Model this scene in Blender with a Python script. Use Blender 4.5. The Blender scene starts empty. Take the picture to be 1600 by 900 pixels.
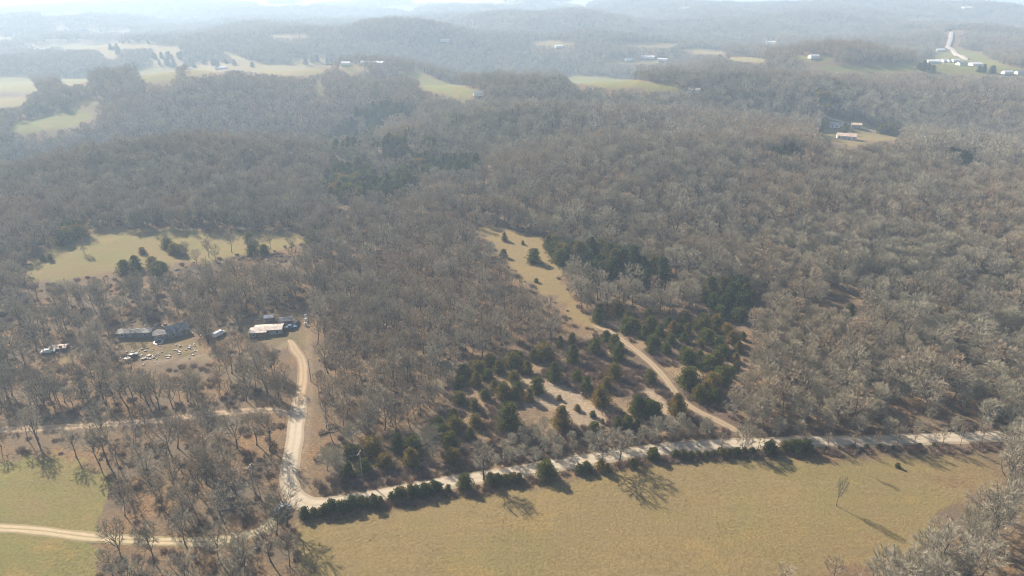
import bpy, math, random
import numpy as np
from mathutils import Vector, Matrix

S = bpy.context.scene
C = S.collection
R = math.radians
rng = np.random.default_rng(7)
random.seed(7)

# ------------------------------------------------------------------ camera
CAM_H = 120.0
PITCH = R(23.85)
FPX = 1066.0                      # focal length in photo pixels (1600 wide)
cam_d = bpy.data.cameras.new('camera')
cam = bpy.data.objects.new('camera', cam_d); C.objects.link(cam)
cam.location = (0, 0, CAM_H)
cam.rotation_euler = (math.pi/2 - PITCH, 0, 0)
cam_d.lens = 36.0*FPX/1600.0
cam_d.sensor_width = 36.0
cam_d.clip_start = 1.0
cam_d.clip_end = 60000.0
S.camera = cam

# ------------------------------------------------------------------ light
SUN_AZ = R(43)                    # to the left of the view direction
SUN_EL = R(31)
w = bpy.data.worlds.new('World'); S.world = w; w.use_nodes = True
nt = w.node_tree
bg = nt.nodes['Background']
sky = nt.nodes.new('ShaderNodeTexSky')
sky.sky_type = 'NISHITA'; sky.sun_disc = False
sky.sun_elevation = SUN_EL
sky.sun_rotation = -SUN_AZ        # sky azimuth runs clockwise from +Y
sky.altitude = 300; sky.air_density = 1.0; sky.dust_density = 1.6; sky.ozone_density = 1.0
nt.links.new(sky.outputs[0], bg.inputs[0]); bg.inputs[1].default_value = 0.06
sun_d = bpy.data.lights.new('sun', 'SUN'); sun_d.energy = 5.0; sun_d.angle = R(0.9)
sun_d.color = (1.0, 0.91, 0.78)
sun = bpy.data.objects.new('sun', sun_d); C.objects.link(sun)
sdir = Vector((-math.sin(SUN_AZ)*math.cos(SUN_EL), math.cos(SUN_AZ)*math.cos(SUN_EL), math.sin(SUN_EL)))
sun.rotation_euler = sdir.to_track_quat('Z', 'Y').to_euler()
sun.location = (0, 0, 300)

S.view_settings.view_transform = 'Standard'
S.view_settings.look = 'None'
S.view_settings.exposure = 1.36
S.view_settings.gamma = 1.0
S.cycles.max_bounces = 5
S.cycles.diffuse_bounces = 3
S.cycles.glossy_bounces = 1
S.cycles.volume_bounces = 1
S.cycles.use_denoising = True
S.cycles.denoising_prefilter = 'ACCURATE'
S.cycles.denoising_input_passes = 'RGB_ALBEDO_NORMAL'
S.cycles.filter_width = 1.1
S.cycles.use_adaptive_sampling = True
S.cycles.adaptive_threshold = 0.01
S.cycles.sample_clamp_indirect = 4

HAZE_DENSITY = 0.00029
HAZE_COLOR = (0.61, 0.79, 1.0)
HAZE_ANISO = 0.22

# ------------------------------------------------------------------ numbers
def hash2(ix, iy, seed):
    n = (ix.astype(np.int64)*374761393 + iy.astype(np.int64)*668265263 + seed*1442695041) & 0xffffffff
    n = ((n ^ (n >> 13))*1274126177) & 0xffffffff
    n = (n ^ (n >> 16)) & 0xffffffff
    return n/4294967295.0

def vnoise(x, y, seed=0):
    x0 = np.floor(x); y0 = np.floor(y)
    fx = x-x0; fy = y-y0
    fx = fx*fx*fx*(fx*(fx*6-15)+10); fy = fy*fy*fy*(fy*(fy*6-15)+10)
    a = hash2(x0, y0, seed); b = hash2(x0+1, y0, seed)
    c = hash2(x0, y0+1, seed); d = hash2(x0+1, y0+1, seed)
    return (a*(1-fx)+b*fx)*(1-fy)+(c*(1-fx)+d*fx)*fy

def sstep(a, b, v):
    t = np.clip((v-a)/(b-a), 0, 1)
    return t*t*(3-2*t)

SP, CP = math.sin(PITCH), math.cos(PITCH)
def flat_point(px, py, z=0.0):
    u = (px-800)/FPX; v = (py-450)/FPX
    t = (CAM_H-z)/(SP+v*CP)
    return t*u, t*(CP-v*SP)

def project(x, y, z):
    """world to photo pixels (1600x900)"""
    dz = z-CAM_H
    depth = y*CP - dz*SP
    up = y*SP + dz*CP
    depth = np.where(depth < 1, 1, depth)
    return 800+FPX*x/depth, 450-FPX*up/depth, depth

# hills: photo pixel of the flat point below them, height, half widths, turn
HILLS = [
    (330, 150, 18, 240, 110, 10), (560, 128, 17, 105, 85, 0), (690, 134, 14, 150, 70, -20),
    (700, 78, 30, 420, 120, 5), (860, 168, 20, 330, 80, -4), (560, 232, -22, 90, 150, 20),
    (50, 235, -30, 150, 130, 0), (170, 110, -16, 260, 120, 0), (1480, 165, 14, 240, 80, 0),
    (1330, 128, 18, 300, 80, 6), (980, 98, -14, 500, 120, 0), (1100, 52, 22, 900, 240, 5),
    (1480, 98, 12, 260, 110, 0), (200, 62, 12, 600, 160, -5), (420, 45, 16, 1200, 300, 4),
    (950, 30, 26, 2200, 420, -3), (1450, 36, 20, 1000, 300, 0), (300, 24, 20, 3000, 700, 0),
    (970, 125, 14, 170, 60, 0), (250, 205, 8, 160, 60, 15), (330, 262, 22, 230, 42, 22), (170, 215, -24, 200, 45, 18), (900, 225, 10, 300, 50, -6), (1000, 192, -12, 320, 40, -4), (1380, 260, 9, 220, 50, 8), (1150, 235, -8, 260, 60, -10),
    (1000, 300, 6, 160, 70, 0), (330, 300, 5, 140, 60, 10), (250, 530, -3, 120, 60, 0),
]
HW = []
for px, py, hh, sx, sy, rot in HILLS:
    X, Y = flat_point(px, py)
    HW.append((X, Y, hh, sx, sy, math.cos(R(rot)), math.sin(R(rot))))

def height(x, y):
    d = np.hypot(x, y)
    z = np.zeros_like(d)
    for X, Y, hh, sx, sy, c, s in HW:
        dx, dy = x-X, y-Y
        a = (dx*c+dy*s)/sx; b = (-dx*s+dy*c)/sy
        z = z + hh*np.exp(-(a*a+b*b))
    far = sstep(360, 900, d)
    z += (vnoise(x/520+3, y/520, 1)-.5)*2*(3+17*far)
    z += (vnoise(x/210, y/210+9, 2)-.5)*2*(1.2+13*far)
    z += (vnoise(x/90, y/90, 3)-.5)*2*(.8+3.4*far)
    z += (vnoise(x/31, y/31, 4)-.5)*.9
    z += (vnoise(x/2600, y/1500, 5)-.5)*36*sstep(3000, 9000, d)
    return np.minimum(z, 95)
Z00 = float(height(np.array([0.]), np.array([160.]))[0])
_h0 = height
def height(x, y): return _h0(x, y)-Z00

# the terrain sheet is a fan of rings; everything stands on this grid
angs = np.concatenate([np.linspace(-180, -46, 46)[:-1], np.arange(-46, 46.001, .17), np.linspace(46, 180, 46)[1:]])
angs = np.radians(angs)
rads = [0.5, 30.0, 60.0, 80.0]
while rads[-1] < 26000: rads.append(rads[-1]*1.0125)
rads = np.array(rads)
AG, RG = np.meshgrid(angs, rads)
GX, GY = RG*np.sin(AG), RG*np.cos(AG)
GZ = height(GX, GY)

def ground(x, y):
    """height of the built terrain sheet"""
    x = np.asarray(x, float); y = np.asarray(y, float)
    a = np.arctan2(x, y); r = np.hypot(x, y)
    i = np.clip(np.searchsorted(rads, r)-1, 0, len(rads)-2)
    j = np.clip(np.searchsorted(angs, a)-1, 0, len(angs)-2)
    fr = np.clip((r-rads[i])/(rads[i+1]-rads[i]), 0, 1)
    fa = np.clip((a-angs[j])/(angs[j+1]-angs[j]), 0, 1)
    return (GZ[i, j]*(1-fa)+GZ[i, j+1]*fa)*(1-fr)+(GZ[i+1, j]*(1-fa)+GZ[i+1, j+1]*fa)*fr

def at(px, py):
    """point of the terrain seen at a photo pixel"""
    u = (px-800)/FPX; v = (py-450)/FPX
    dx, dy, dz = u, CP-v*SP, -(SP+v*CP)
    t = np.geomspace(70, 24000, 3000)
    z = CAM_H+t*dz
    below = z < ground(t*dx, t*dy)
    if not below.any(): k = len(t)-1
    else: k = int(np.argmax(below))
    lo, hi = t[max(k-1, 0)], t[k]
    for _ in range(18):
        m = (lo+hi)/2
        if CAM_H+m*dz < float(ground(m*dx, m*dy)): hi = m
        else: lo = m
    X, Y = hi*dx, hi*dy
    return float(X), float(Y), float(ground(X, Y))

def inside(poly, x, y):
    P = np.asarray(poly, float)
    res = np.zeros(np.shape(x), bool)
    bb = (x >= P[:, 0].min()) & (x <= P[:, 0].max()) & (y >= P[:, 1].min()) & (y <= P[:, 1].max())
    if not bb.any(): return res
    xs, ys = x[bb], y[bb]
    r = np.zeros(xs.shape, bool)
    n = len(P)
    for i in range(n):
        x1, y1 = P[i]; x2, y2 = P[(i+1) % n]
        if y1 == y2: continue
        c = ((y1 > ys) != (y2 > ys)) & (xs < (x2-x1)*(ys-y1)/(y2-y1)+x1)
        r ^= c
    res[bb] = r
    return res

def dist_line(pts, x, y):
    d = np.full(np.shape(x), 1e9)
    for (x1, y1), (x2, y2) in zip(pts[:-1], pts[1:]):
        dx, dy = x2-x1, y2-y1
        L = dx*dx+dy*dy+1e-9
        t = np.clip(((x-x1)*dx+(y-y1)*dy)/L, 0, 1)
        d = np.minimum(d, np.hypot(x-x1-t*dx, y-y1-t*dy))
    return d

def smooth_path(pts, n=8):
    P = [pts[0]]+list(pts)+[pts[-1]]
    out = []
    for i in range(1, len(P)-2):
        p0, p1, p2, p3 = [np.array(P[k][:2], float) for k in (i-1, i, i+1, i+2)]
        for k in range(n):
            t = k/n
            out.append(tuple(.5*((2*p1)+(-p0+p2)*t+(2*p0-5*p1+4*p2-p3)*t*t+(-p0+3*p1-3*p2+p3)*t**3)))
    out.append(tuple(P[-1][:2]))
    return out

# ------------------------------------------------------------------ land cover, traced in photo pixels
# (polygon, greenness 0..1, kind)  kind 1 = pasture, 2 = brushy clearing, 3 = yard
F1 = [(476, 806), (540, 797), (600, 786), (700, 768), (800, 755), (900, 742), (1000, 727), (1100, 714), (1250, 706), (1400, 698),
      (1530, 697), (1575, 716), (1565, 752), (1500, 785), (1470, 815), (1420, 850), (1370, 874), (1260, 905), (1150, 935), (1120, 1040), (470, 1040), (484, 900), (476, 850)]
F2 = [(-60, 722), (40, 712), (110, 716), (165, 735), (180, 765), (172, 800), (150, 830), (145, 865), (140, 900), (135, 1000), (-200, 1000), (-100, 800)]
F3 = [(38, 425), (60, 397), (100, 376), (132, 358), (250, 357), (400, 364), (468, 362), (482, 378), (430, 388), (380, 396), (330, 406),
      (270, 414), (200, 424), (110, 436), (60, 442)]
F4 = [(742, 353), (790, 358), (835, 368), (864, 382), (876, 402), (868, 432), (885, 466), (862, 468), (840, 452), (812, 432), (792, 405), (775, 380), (750, 365)]
F5 = [(862, 545), (905, 525), (935, 510), (990, 518), (1000, 540), (1040, 560), (1085, 570), (1120, 565), (1150, 600), (1115, 630),
      (1160, 668), (1165, 690), (1080, 696), (1000, 704), (920, 716), (850, 728), (780, 740), (700, 752), (620, 766), (560, 776), (505, 786),
      (500, 770), (540, 740), (600, 728), (670, 730), (720, 700), (770, 690), (745, 660), (760, 640), (820, 620), (845, 580)]
CLEAR = [
    (F1, .06, 1), (F2, .6, 1), (F3, .35, 1), (F4, -.3, 1), (F5, .06, 2),
    ([(30, 562), (70, 543), (125, 540), (120, 560), (60, 585)], .3, 3), ([(180, 545), (195, 515), (290, 508), (300, 530), (345, 545), (330, 562), (220, 572)], .1, 3), ([(388, 500), (440, 488), (478, 488), (476, 540), (450, 545), (388, 530)], .35, 3),
    ([(1100, 478), (1135, 490), (1175, 500), (1170, 545), (1155, 590), (1120, 600), (1090, 570), (1000, 545), (985, 510), (930, 508), (925, 492), (960, 488), (1040, 500)], .1, 4),
    ([(700, 590), (740, 566), (800, 552), (850, 545), (860, 560), (835, 590), (815, 612), (780, 632), (740, 645), (704, 625)], .1, 4),
    ([(660, 648), (720, 640), (760, 655), (745, 690), (700, 702), (664, 692)], .1, 4),
    ([(530, 700), (570, 688), (655, 682), (664, 726), (620, 738), (545, 742)], .1, 4),
    ([(862, 440), (888, 468), (912, 488), (938, 506), (925, 514), (900, 496), (872, 474)], .0, 1),
    ([(1276, 206), (1288, 186), (1312, 184), (1342, 188), (1372, 201), (1405, 209), (1412, 218), (1362, 221), (1335, 229), (1300, 221)], .2, 1),
    ([(1234, 88), (1290, 86), (1302, 92), (1285, 99), (1250, 96)], .8, 1),
    ([(1238, 105), (1310, 101), (1420, 98), (1450, 92), (1470, 84), (1450, 81), (1500, 77), (1532, 82), (1545, 93), (1580, 105), (1604, 108), (1604, 119), (1500, 117), (1440, 112), (1380, 115), (1300, 113)], 1., 1),
    ([(622, 112), (655, 111), (682, 124), (720, 134), (753, 143), (741, 152), (725, 157), (690, 148), (662, 140), (652, 124)], .95, 1),
    ([(880, 116), (930, 119), (990, 125), (1050, 132), (1080, 141), (1040, 142), (1000, 138), (950, 138), (925, 133), (893, 129)], .95, 1),
    ([(40, 70), (110, 66), (190, 67), (262, 69), (240, 74), (150, 77), (60, 76)], .3, 1),
    ([(150, 76), (186, 73), (190, 80), (178, 93), (163, 88)], .15, 1),
    ([(245, 75), (278, 71), (288, 90), (285, 104), (262, 104), (234, 98)], .15, 1),
    ([(208, 106), (240, 101), (276, 108), (273, 122), (250, 132), (226, 127)], .5, 1),
    ([(288, 120), (294, 104), (302, 96), (330, 95), (362, 100), (390, 96), (412, 100), (402, 113), (370, 109), (340, 113)], .15, 1),
    ([(333, 75), (360, 84), (402, 97), (395, 102), (368, 93)], .2, 1),
    ([(-20, 118), (40, 117), (62, 140), (40, 146), (-20, 143)], .65, 1),
    ([(88, 123), (142, 121), (136, 128), (105, 134)], .65, 1),
    ([(-20, 154), (48, 152), (30, 165), (-20, 172)], .5, 1),
    ([(15, 194), (60, 183), (100, 171), (152, 174), (146, 183), (110, 198), (60, 205), (35, 210), (18, 204)], 1.1, 1),
    ([(103, 165), (130, 154), (176, 156), (142, 166), (122, 173)], .4, 1),
    ([(400, 102), (430, 99), (480, 103), (500, 107), (522, 111), (490, 117), (450, 119), (403, 114)], .35, 1),
    ([(452, 93), (480, 86), (520, 91), (528, 97), (500, 101), (470, 104)], .4, 1),
    ([(528, 106), (550, 99), (572, 106), (546, 119), (532, 114)], .5, 1),
    ([(494, 132), (504, 132), (503, 147), (496, 147)], .6, 1),
    ([(420, 55), (480, 53), (480, 58), (425, 58)], .1, 1), ([(550, 61), (612, 57), (612, 62), (560, 64)], .2, 1),
    ([(590, 10), (650, 7), (648, 17), (610, 14)], .05, 1), ([(818, 66), (860, 63), (902, 67), (880, 71), (830, 70)], .2, 1),
    ([(948, 66), (1000, 66), (1062, 68), (1046, 74), (1000, 73)], .1, 1), ([(1058, 79), (1090, 75), (1137, 80), (1122, 85), (1100, 84)], .3, 1),
    ([(1118, 89), (1170, 89), (1202, 94), (1190, 98), (1150, 95)], .3, 1), ([(933, 96), (975, 92), (1042, 93), (1036, 98), (960, 99)], .2, 1),
    ([(540, 297), (563, 294), (562, 304), (542, 306)], .2, 1), ([(526, 317), (536, 315), (535, 329), (527, 328)], .5, 1),
    ([(560, 262), (586, 261), (583, 270), (563, 270)], .1, 1),
    ([(400, 6), (490, 6), (480, 9), (405, 9)], .1, 1), ([(60, 22), (130, 21), (120, 25), (70, 25)], .2, 1), ([(130, 47), (205, 46), (200, 50), (140, 50)], .2, 1),
    ([(860, 4), (925, 4), (915, 8), (870, 8)], .0, 1), ([(1410, 29), (1458, 27), (1455, 32), (1415, 32)], .1, 1), ([(1060, 10), (1080, 9), (1078, 13), (1062, 13)], .0, 1),
    ([(640, 1), (820, 3), (800, 6), (650, 4)], .1, 1), ([(1285, 457), (1345, 462), (1340, 478), (1290, 474)], .0, 4),
    ([(332, 514), (356, 512), (356, 530), (332, 532)], .2, 3),
    ([(-10, 57), (14, 57), (16, 63), (-10, 64)], .1, 1), ([(85, 38), (100, 37), (98, 42), (86, 42)], .1, 1),
    ([(1385, 632), (1430, 642), (1425, 656), (1390, 652)], .0, 4), ([(1480, 630), (1530, 650), (1520, 668), (1470, 662)], .0, 4),
]

for _px, _py in ((873, 74), (1012, 91), (982, 95), (1035, 95), (1204, 68), (1512, 13), (695, 65), (748, 149), (1084, 144)):
    CLEAR.append(([(_px-9, _py-4), (_px+9, _py-4), (_px+9, _py+1), (_px-9, _py+1)], .2, 1))
def path(px, n=8): return smooth_path([at(*p)[:2] for p in px], n)
ROAD_MAIN = path([(1700, 676), (1600, 681), (1500, 684), (1400, 687), (1300, 690), (1200, 692), (1100, 696), (1000, 706), (920, 718), (850, 730),
                  (780, 742), (700, 754), (620, 769), (560, 779), (515, 787), (488, 789), (468, 782), (455, 765), (451, 742), (455, 712), (460, 685), (463, 662), (466, 645), (469, 628), (470, 612)])
ROAD_WEST = path([(464, 656), (448, 646), (430, 642), (400, 642), (330, 647), (250, 657), (130, 666), (0, 673), (-120, 678)])
DRIVE = path([(466, 645), (471, 610), (474, 585), (471, 562), (461, 547), (455, 535), (448, 529)])
TRACK_SW = path([(-120, 818), (0, 825), (60, 829), (130, 838), (190, 843), (260, 846), (340, 846), (400, 832), (436, 806), (455, 786)])
TRACK_C = path([(926, 508), (955, 520), (985, 541), (1015, 565), (1040, 592), (1062, 622), (1090, 642), (1130, 662), (1160, 680), (1168, 692)])
TRACK_B = path([(845, 612), (880, 608), (905, 628), (930, 645), (938, 662)])
TRACK_D = path([(1012, 612), (1030, 628), (1040, 645), (1055, 660)])
TRACK_YARD = path([(455, 535), (420, 548), (370, 552), (330, 556), (280, 562), (230, 566)])
ROAD_FAR = path([(1487, 50), (1486, 60), (1483, 70), (1481, 75), (1490, 80), (1502, 88), (1512, 94)], 4)
ROAD_FARM = path([(1268, 160), (1280, 172), (1292, 183), (1320, 192), (1350, 202), (1390, 210), (1430, 216), (1476, 226)], 4)
DITCH = path([(484, 470), (483, 520), (482, 560), (484, 600), (482, 640), (479, 680), (475, 720), (474, 750), (478, 768)])
# path, half width, corridor kept free of trees
ROADS = [('gravel_road', ROAD_MAIN, 2.65, 4.0), ('dirt_road', ROAD_WEST, 2.0, 4.6), ('dirt_driveway', DRIVE, 1.9, 3.6), ('field_track', TRACK_SW, 1.6, 2.4),
         ('clearing_track', TRACK_C, 1.45, 2.8), ('farm_road', ROAD_FARM, 2.4, 5.5), ('distant_road', ROAD_FAR, 5.0, 16.0)]

def cleared(x, y, tree_h, crown_r, kinds=(1, 2, 3, 4)):
    """True where a tree of that size would stand in, or in front of, open ground"""
    z = ground(x, y)
    res = np.zeros(len(x), bool)
    for fz, fx in ((0, 0), (.35, 0), (.62, -.7), (.62, .7), (.93, 0)):
        px, py, d = project(x+crown_r*fx, y, z+tree_h*fz)
        for P, g, k in CLEAR:
            if k in kinds: res |= inside(P, px, py)
    for nm, P, hw, cor in ROADS:
        res |= dist_line(P, x, y) < cor+crown_r*.3
    res |= dist_line(DITCH, x, y) < 2.8
    return res

# ------------------------------------------------------------------ materials
def mat(name, rough=.9, spec=.15):
    m = bpy.data.materials.new(name); m.use_nodes = True
    t = m.node_tree; b = t.nodes['Principled BSDF']
    b.inputs['Roughness'].default_value = rough
    b.inputs['Specular IOR Level'].default_value = spec
    return m, t, b
def N(t, kind, **kw):
    n = t.nodes.new(kind)
    for k, v in kw.items(): setattr(n, k, v)
    return n
def noise(t, vec, scale, detail=3, rough=.55):
    n = N(t, 'ShaderNodeTexNoise'); n.inputs['Scale'].default_value = scale
    n.inputs['Detail'].default_value = detail; n.inputs['Roughness'].default_value = rough
    t.links.new(vec, n.inputs['Vector']); return n.outputs['Fac']
def ramp(t, fac, stops):
    n = N(t, 'ShaderNodeValToRGB'); e = n.color_ramp.elements
    while len(e) < len(stops): e.new(.5)
    for k, (p, c) in enumerate(stops):
        e[k].position = p; e[k].color = (*c, 1)
    t.links.new(fac, n.inputs[0]); return n.outputs[0]
def mix(t, fac, a, b, mode='MIX'):
    n = N(t, 'ShaderNodeMix', data_type='RGBA', blend_type=mode)
    if isinstance(fac, float): n.inputs[0].default_value = fac
    else: t.links.new(fac, n.inputs[0])
    for s, v in ((n.inputs[6], a), (n.inputs[7], b)):
        if isinstance(v, tuple): s.default_value = (*v, 1)
        else: t.links.new(v, s)
    return n.outputs[2]
def math_(t, op, a, b=None, clamp=False):
    n = N(t, 'ShaderNodeMath', operation=op); n.use_clamp = clamp
    for s, v in ((n.inputs[0], a), (n.inputs[1], b)):
        if v is None: continue
        if isinstance(v, (int, float)): s.default_value = v
        else: t.links.new(v, s)
    return n.outputs[0]
def maprange(t, v, a, b, c=0., d=1.):
    n = N(t, 'ShaderNodeMapRange'); n.inputs[1].default_value = a; n.inputs[2].default_value = b
    n.inputs[3].default_value = c; n.inputs[4].default_value = d
    t.links.new(v, n.inputs[0]); return n.outputs[0]
def attr(t, name):
    n = N(t, 'ShaderNodeAttribute'); n.attribute_name = name; return n.outputs['Fac']
def bump(t, b, h, dist, strength=1.):
    n = N(t, 'ShaderNodeBump'); n.inputs['Distance'].default_value = dist; n.inputs['Strength'].default_value = strength
    t.links.new(h, n.inputs['Height']); t.links.new(n.outputs[0], b.inputs['Normal'])

def ground_material():
    m, t, b = mat('ground_cover', 1.0, .05)
    pos = N(t, 'ShaderNodeNewGeometry').outputs['Position']
    fld, grn, brush, wood = attr(t, 'field'), attr(t, 'green'), attr(t, 'brush'), attr(t, 'bare')
    n1 = noise(t, pos, 1.5, 6, .75); n2 = noise(t, pos, .06, 4, .6); n3 = noise(t, pos, 4.5, 4, .75); n4 = noise(t, pos, .016, 3, .6)
    litter = ramp(t, n1, [(.3, (.065, .040, .022)), (.47, (.155, .095, .048)), (.62, (.25, .155, .080)), (.78, (.36, .25, .14))])
    litter = mix(t, maprange(t, n2, .35, .7), litter, (.105, .09, .068))
    tan = ramp(t, n1, [(.32, (.138, .095, .041)), (.5, (.192, .140, .063)), (.68, (.25, .188, .092))])
    grs = ramp(t, n1, [(.32, (.098, .102, .028)), (.5, (.14, .146, .041)), (.68, (.188, .186, .063))])
    gf = math_(t, 'ADD', grn, math_(t, 'MULTIPLY', math_(t, 'SUBTRACT', n2, .5), 2.2))
    gf = math_(t, 'ADD', gf, math_(t, 'MULTIPLY', math_(t, 'SUBTRACT', n4, .5), 1.6), True)
    pasture = mix(t, gf, tan, grs)
    orange = ramp(t, n1, [(.3, (.15, .085, .035)), (.6, (.33, .20, .085))])
    pasture = mix(t, maprange(t, n2, .55, .66, 0., .5), pasture, orange)
    mp = N(t, 'ShaderNodeMapping'); t.links.new(pos, mp.inputs['Vector']); mp.inputs['Rotation'].default_value = (0, 0, R(-24)); mp.inputs['Scale'].default_value = (.035, .55, 1)
    streak = noise(t, mp.outputs[0], 1.0, 4, .65)
    pasture = mix(t, maprange(t, streak, .38, .62, .0, .30), pasture, (.15, .118, .06))
    pasture = mix(t, maprange(t, n3, .28, .42, .12, 0.), pasture, (.07, .055, .028))
    bgrd = ramp(t, n1, [(.28, (.11, .075, .042)), (.5, (.21, .145, .082)), (.7, (.32, .235, .135))])
    bgrd = mix(t, maprange(t, n2, .41, .55), bgrd, ramp(t, n1, [(.3, (.06, .042, .03)), (.65, (.15, .105, .075))]))
    col = mix(t, fld, litter, pasture)
    col = mix(t, brush, col, bgrd)
    col = mix(t, wood, col, ramp(t, n1, [(.3, (.20, .15, .10)), (.6, (.37, .29, .20))]))
    t.links.new(col, b.inputs['Base Color'])
    h = math_(t, 'ADD', math_(t, 'MULTIPLY', n1, 1.0), math_(t, 'MULTIPLY', n3, .35))
    bump(t, b, h, .28, .8)
    return m

def twig_material(name, dark, mid, pale, warm):
    m, t, b = mat(name, .95, .05)
    oi = N(t, 'ShaderNodeObjectInfo'); pos = N(t, 'ShaderNodeNewGeometry').outputs['Position']
    c = ramp(t, oi.outputs['Random'], [(0., dark), (.45, mid), (1., pale)])
    reg = noise(t, pos, .014, 3, .6)
    c = mix(t, maprange(t, reg, .45, .63, 0., .65), c, warm)
    t.links.new(c, b.inputs['Base Color']); return m
def bark_material(name, a, bcol):
    m, t, b = mat(name, .95, .1)
    pos = N(t, 'ShaderNodeTexCoord').outputs['Object']
    n = noise(t, pos, 3.0, 4, .7)
    t.links.new(ramp(t, n, [(.35, a), (.65, bcol)]), b.inputs['Base Color']); bump(t, b, n, .06); return m
def cedar_material(name, g1, g2, bronze, amount):
    m, t, b = mat(name, .85, .12)
    oi = N(t, 'ShaderNodeObjectInfo'); pos = N(t, 'ShaderNodeTexCoord').outputs['Object']
    n = noise(t, pos, 1.1, 3, .6)
    c = mix(t, maprange(t, n, .35, .65), g1, g2)
    k = math_(t, 'MULTIPLY', maprange(t, oi.outputs['Random'], 1-amount-.15, 1-amount+.25), maprange(t, noise(t, pos, .7, 2), .36, .6))
    c = mix(t, k, c, bronze)
    t.links.new(c, b.inputs['Base Color'])
    tr = N(t, 'ShaderNodeBsdfTranslucent'); t.links.new(c, tr.inputs[0]); ms = N(t, 'ShaderNodeMixShader'); ms.inputs[0].default_value = .35
    out = t.nodes['Material Output']; t.links.new(b.outputs[0], ms.inputs[1]); t.links.new(tr.outputs[0], ms.inputs[2]); t.links.new(ms.outputs[0], out.inputs[0])
    return m

M = {}
M['ground'] = ground_material()
M['twig_grey'] = twig_material('twigs_grey', (.24, .21, .15), (.35, .31, .225), (.46, .41, .30), (.39, .305, .195))
M['twig_pale'] = twig_material('twigs_pale', (.22, .195, .135), (.33, .295, .21), (.44, .395, .285), (.38, .305, .20))
M['twig_brown'] = twig_material('twigs_brown', (.25, .195, .135), (.36, .285, .195), (.46, .375, .265), (.43, .305, .185))
M['brush'] = twig_material('brush_stems', (.12, .08, .06), (.20, .14, .11), (.30, .23, .18), (.24, .15, .11))
M['bark'] = bark_material('bark_dark', (.055, .045, .038), (.14, .12, .10))
M['bark_pale'] = bark_material('bark_pale', (.15, .135, .12), (.34, .32, .29))
M['cedar'] = cedar_material('cedar_green', (.060, .078, .014), (.17, .17, .032), (.30, .185, .045), .42)
M['cedar_blue'] = cedar_material('cedar_blue_green', (.042, .060, .020), (.105, .12, .034), (.22, .15, .05), .3)

def surf(name, stops, scale, rough=.9, bdist=.05, detail=4):
    m, t, b = mat(name, rough, .2)
    pos = N(t, 'ShaderNodeNewGeometry').outputs['Position']
    n = noise(t, pos, scale, detail, .65)
    t.links.new(ramp(t, n, stops), b.inputs['Base Color']); bump(t, b, n, bdist); return m
def road_material(name, track, edge, mid):
    """wheel tracks run pale along the strip: 'across' is 0..1 over its width"""
    m, t, b = mat(name, 1., .05)
    pos = N(t, 'ShaderNodeNewGeometry').outputs['Position']
    a = attr(t, 'across')
    n = noise(t, pos, .8, 5, .7); n2 = noise(t, pos, .12, 3, .6)
    wob = math_(t, 'ADD', a, math_(t, 'MULTIPLY', math_(t, 'SUBTRACT', n2, .5), .16))
    c = ramp(t, wob, [(0., edge), (.10, edge), (.22, track), (.40, track), (.5, mid), (.60, track), (.76, track), (.87, edge)])
    c = mix(t, maprange(t, n, .3, .7, .0, .45), c, edge)
    t.links.new(c, b.inputs['Base Color']); bump(t, b, n, .12); return m
M['gravel'] = road_material('gravel_road_surface', (.40, .335, .25), (.27, .215, .15), (.34, .28, .205))
M['dirt'] = road_material('dirt_surface', (.36, .27, .175), (.21, .145, .09), (.27, .195, .12))
M['track'] = road_material('grassy_track_surface', (.43, .335, .215), (.22, .18, .095), (.23, .185, .10))
M['clay'] = road_material('clearing_track_surface', (.31, .235, .15), (.18, .13, .08), (.21, .155, .10))
M['farroad'] = road_material('distant_road_surface', (.36, .32, .28), (.27, .23, .19), (.33, .29, .25))

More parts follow.
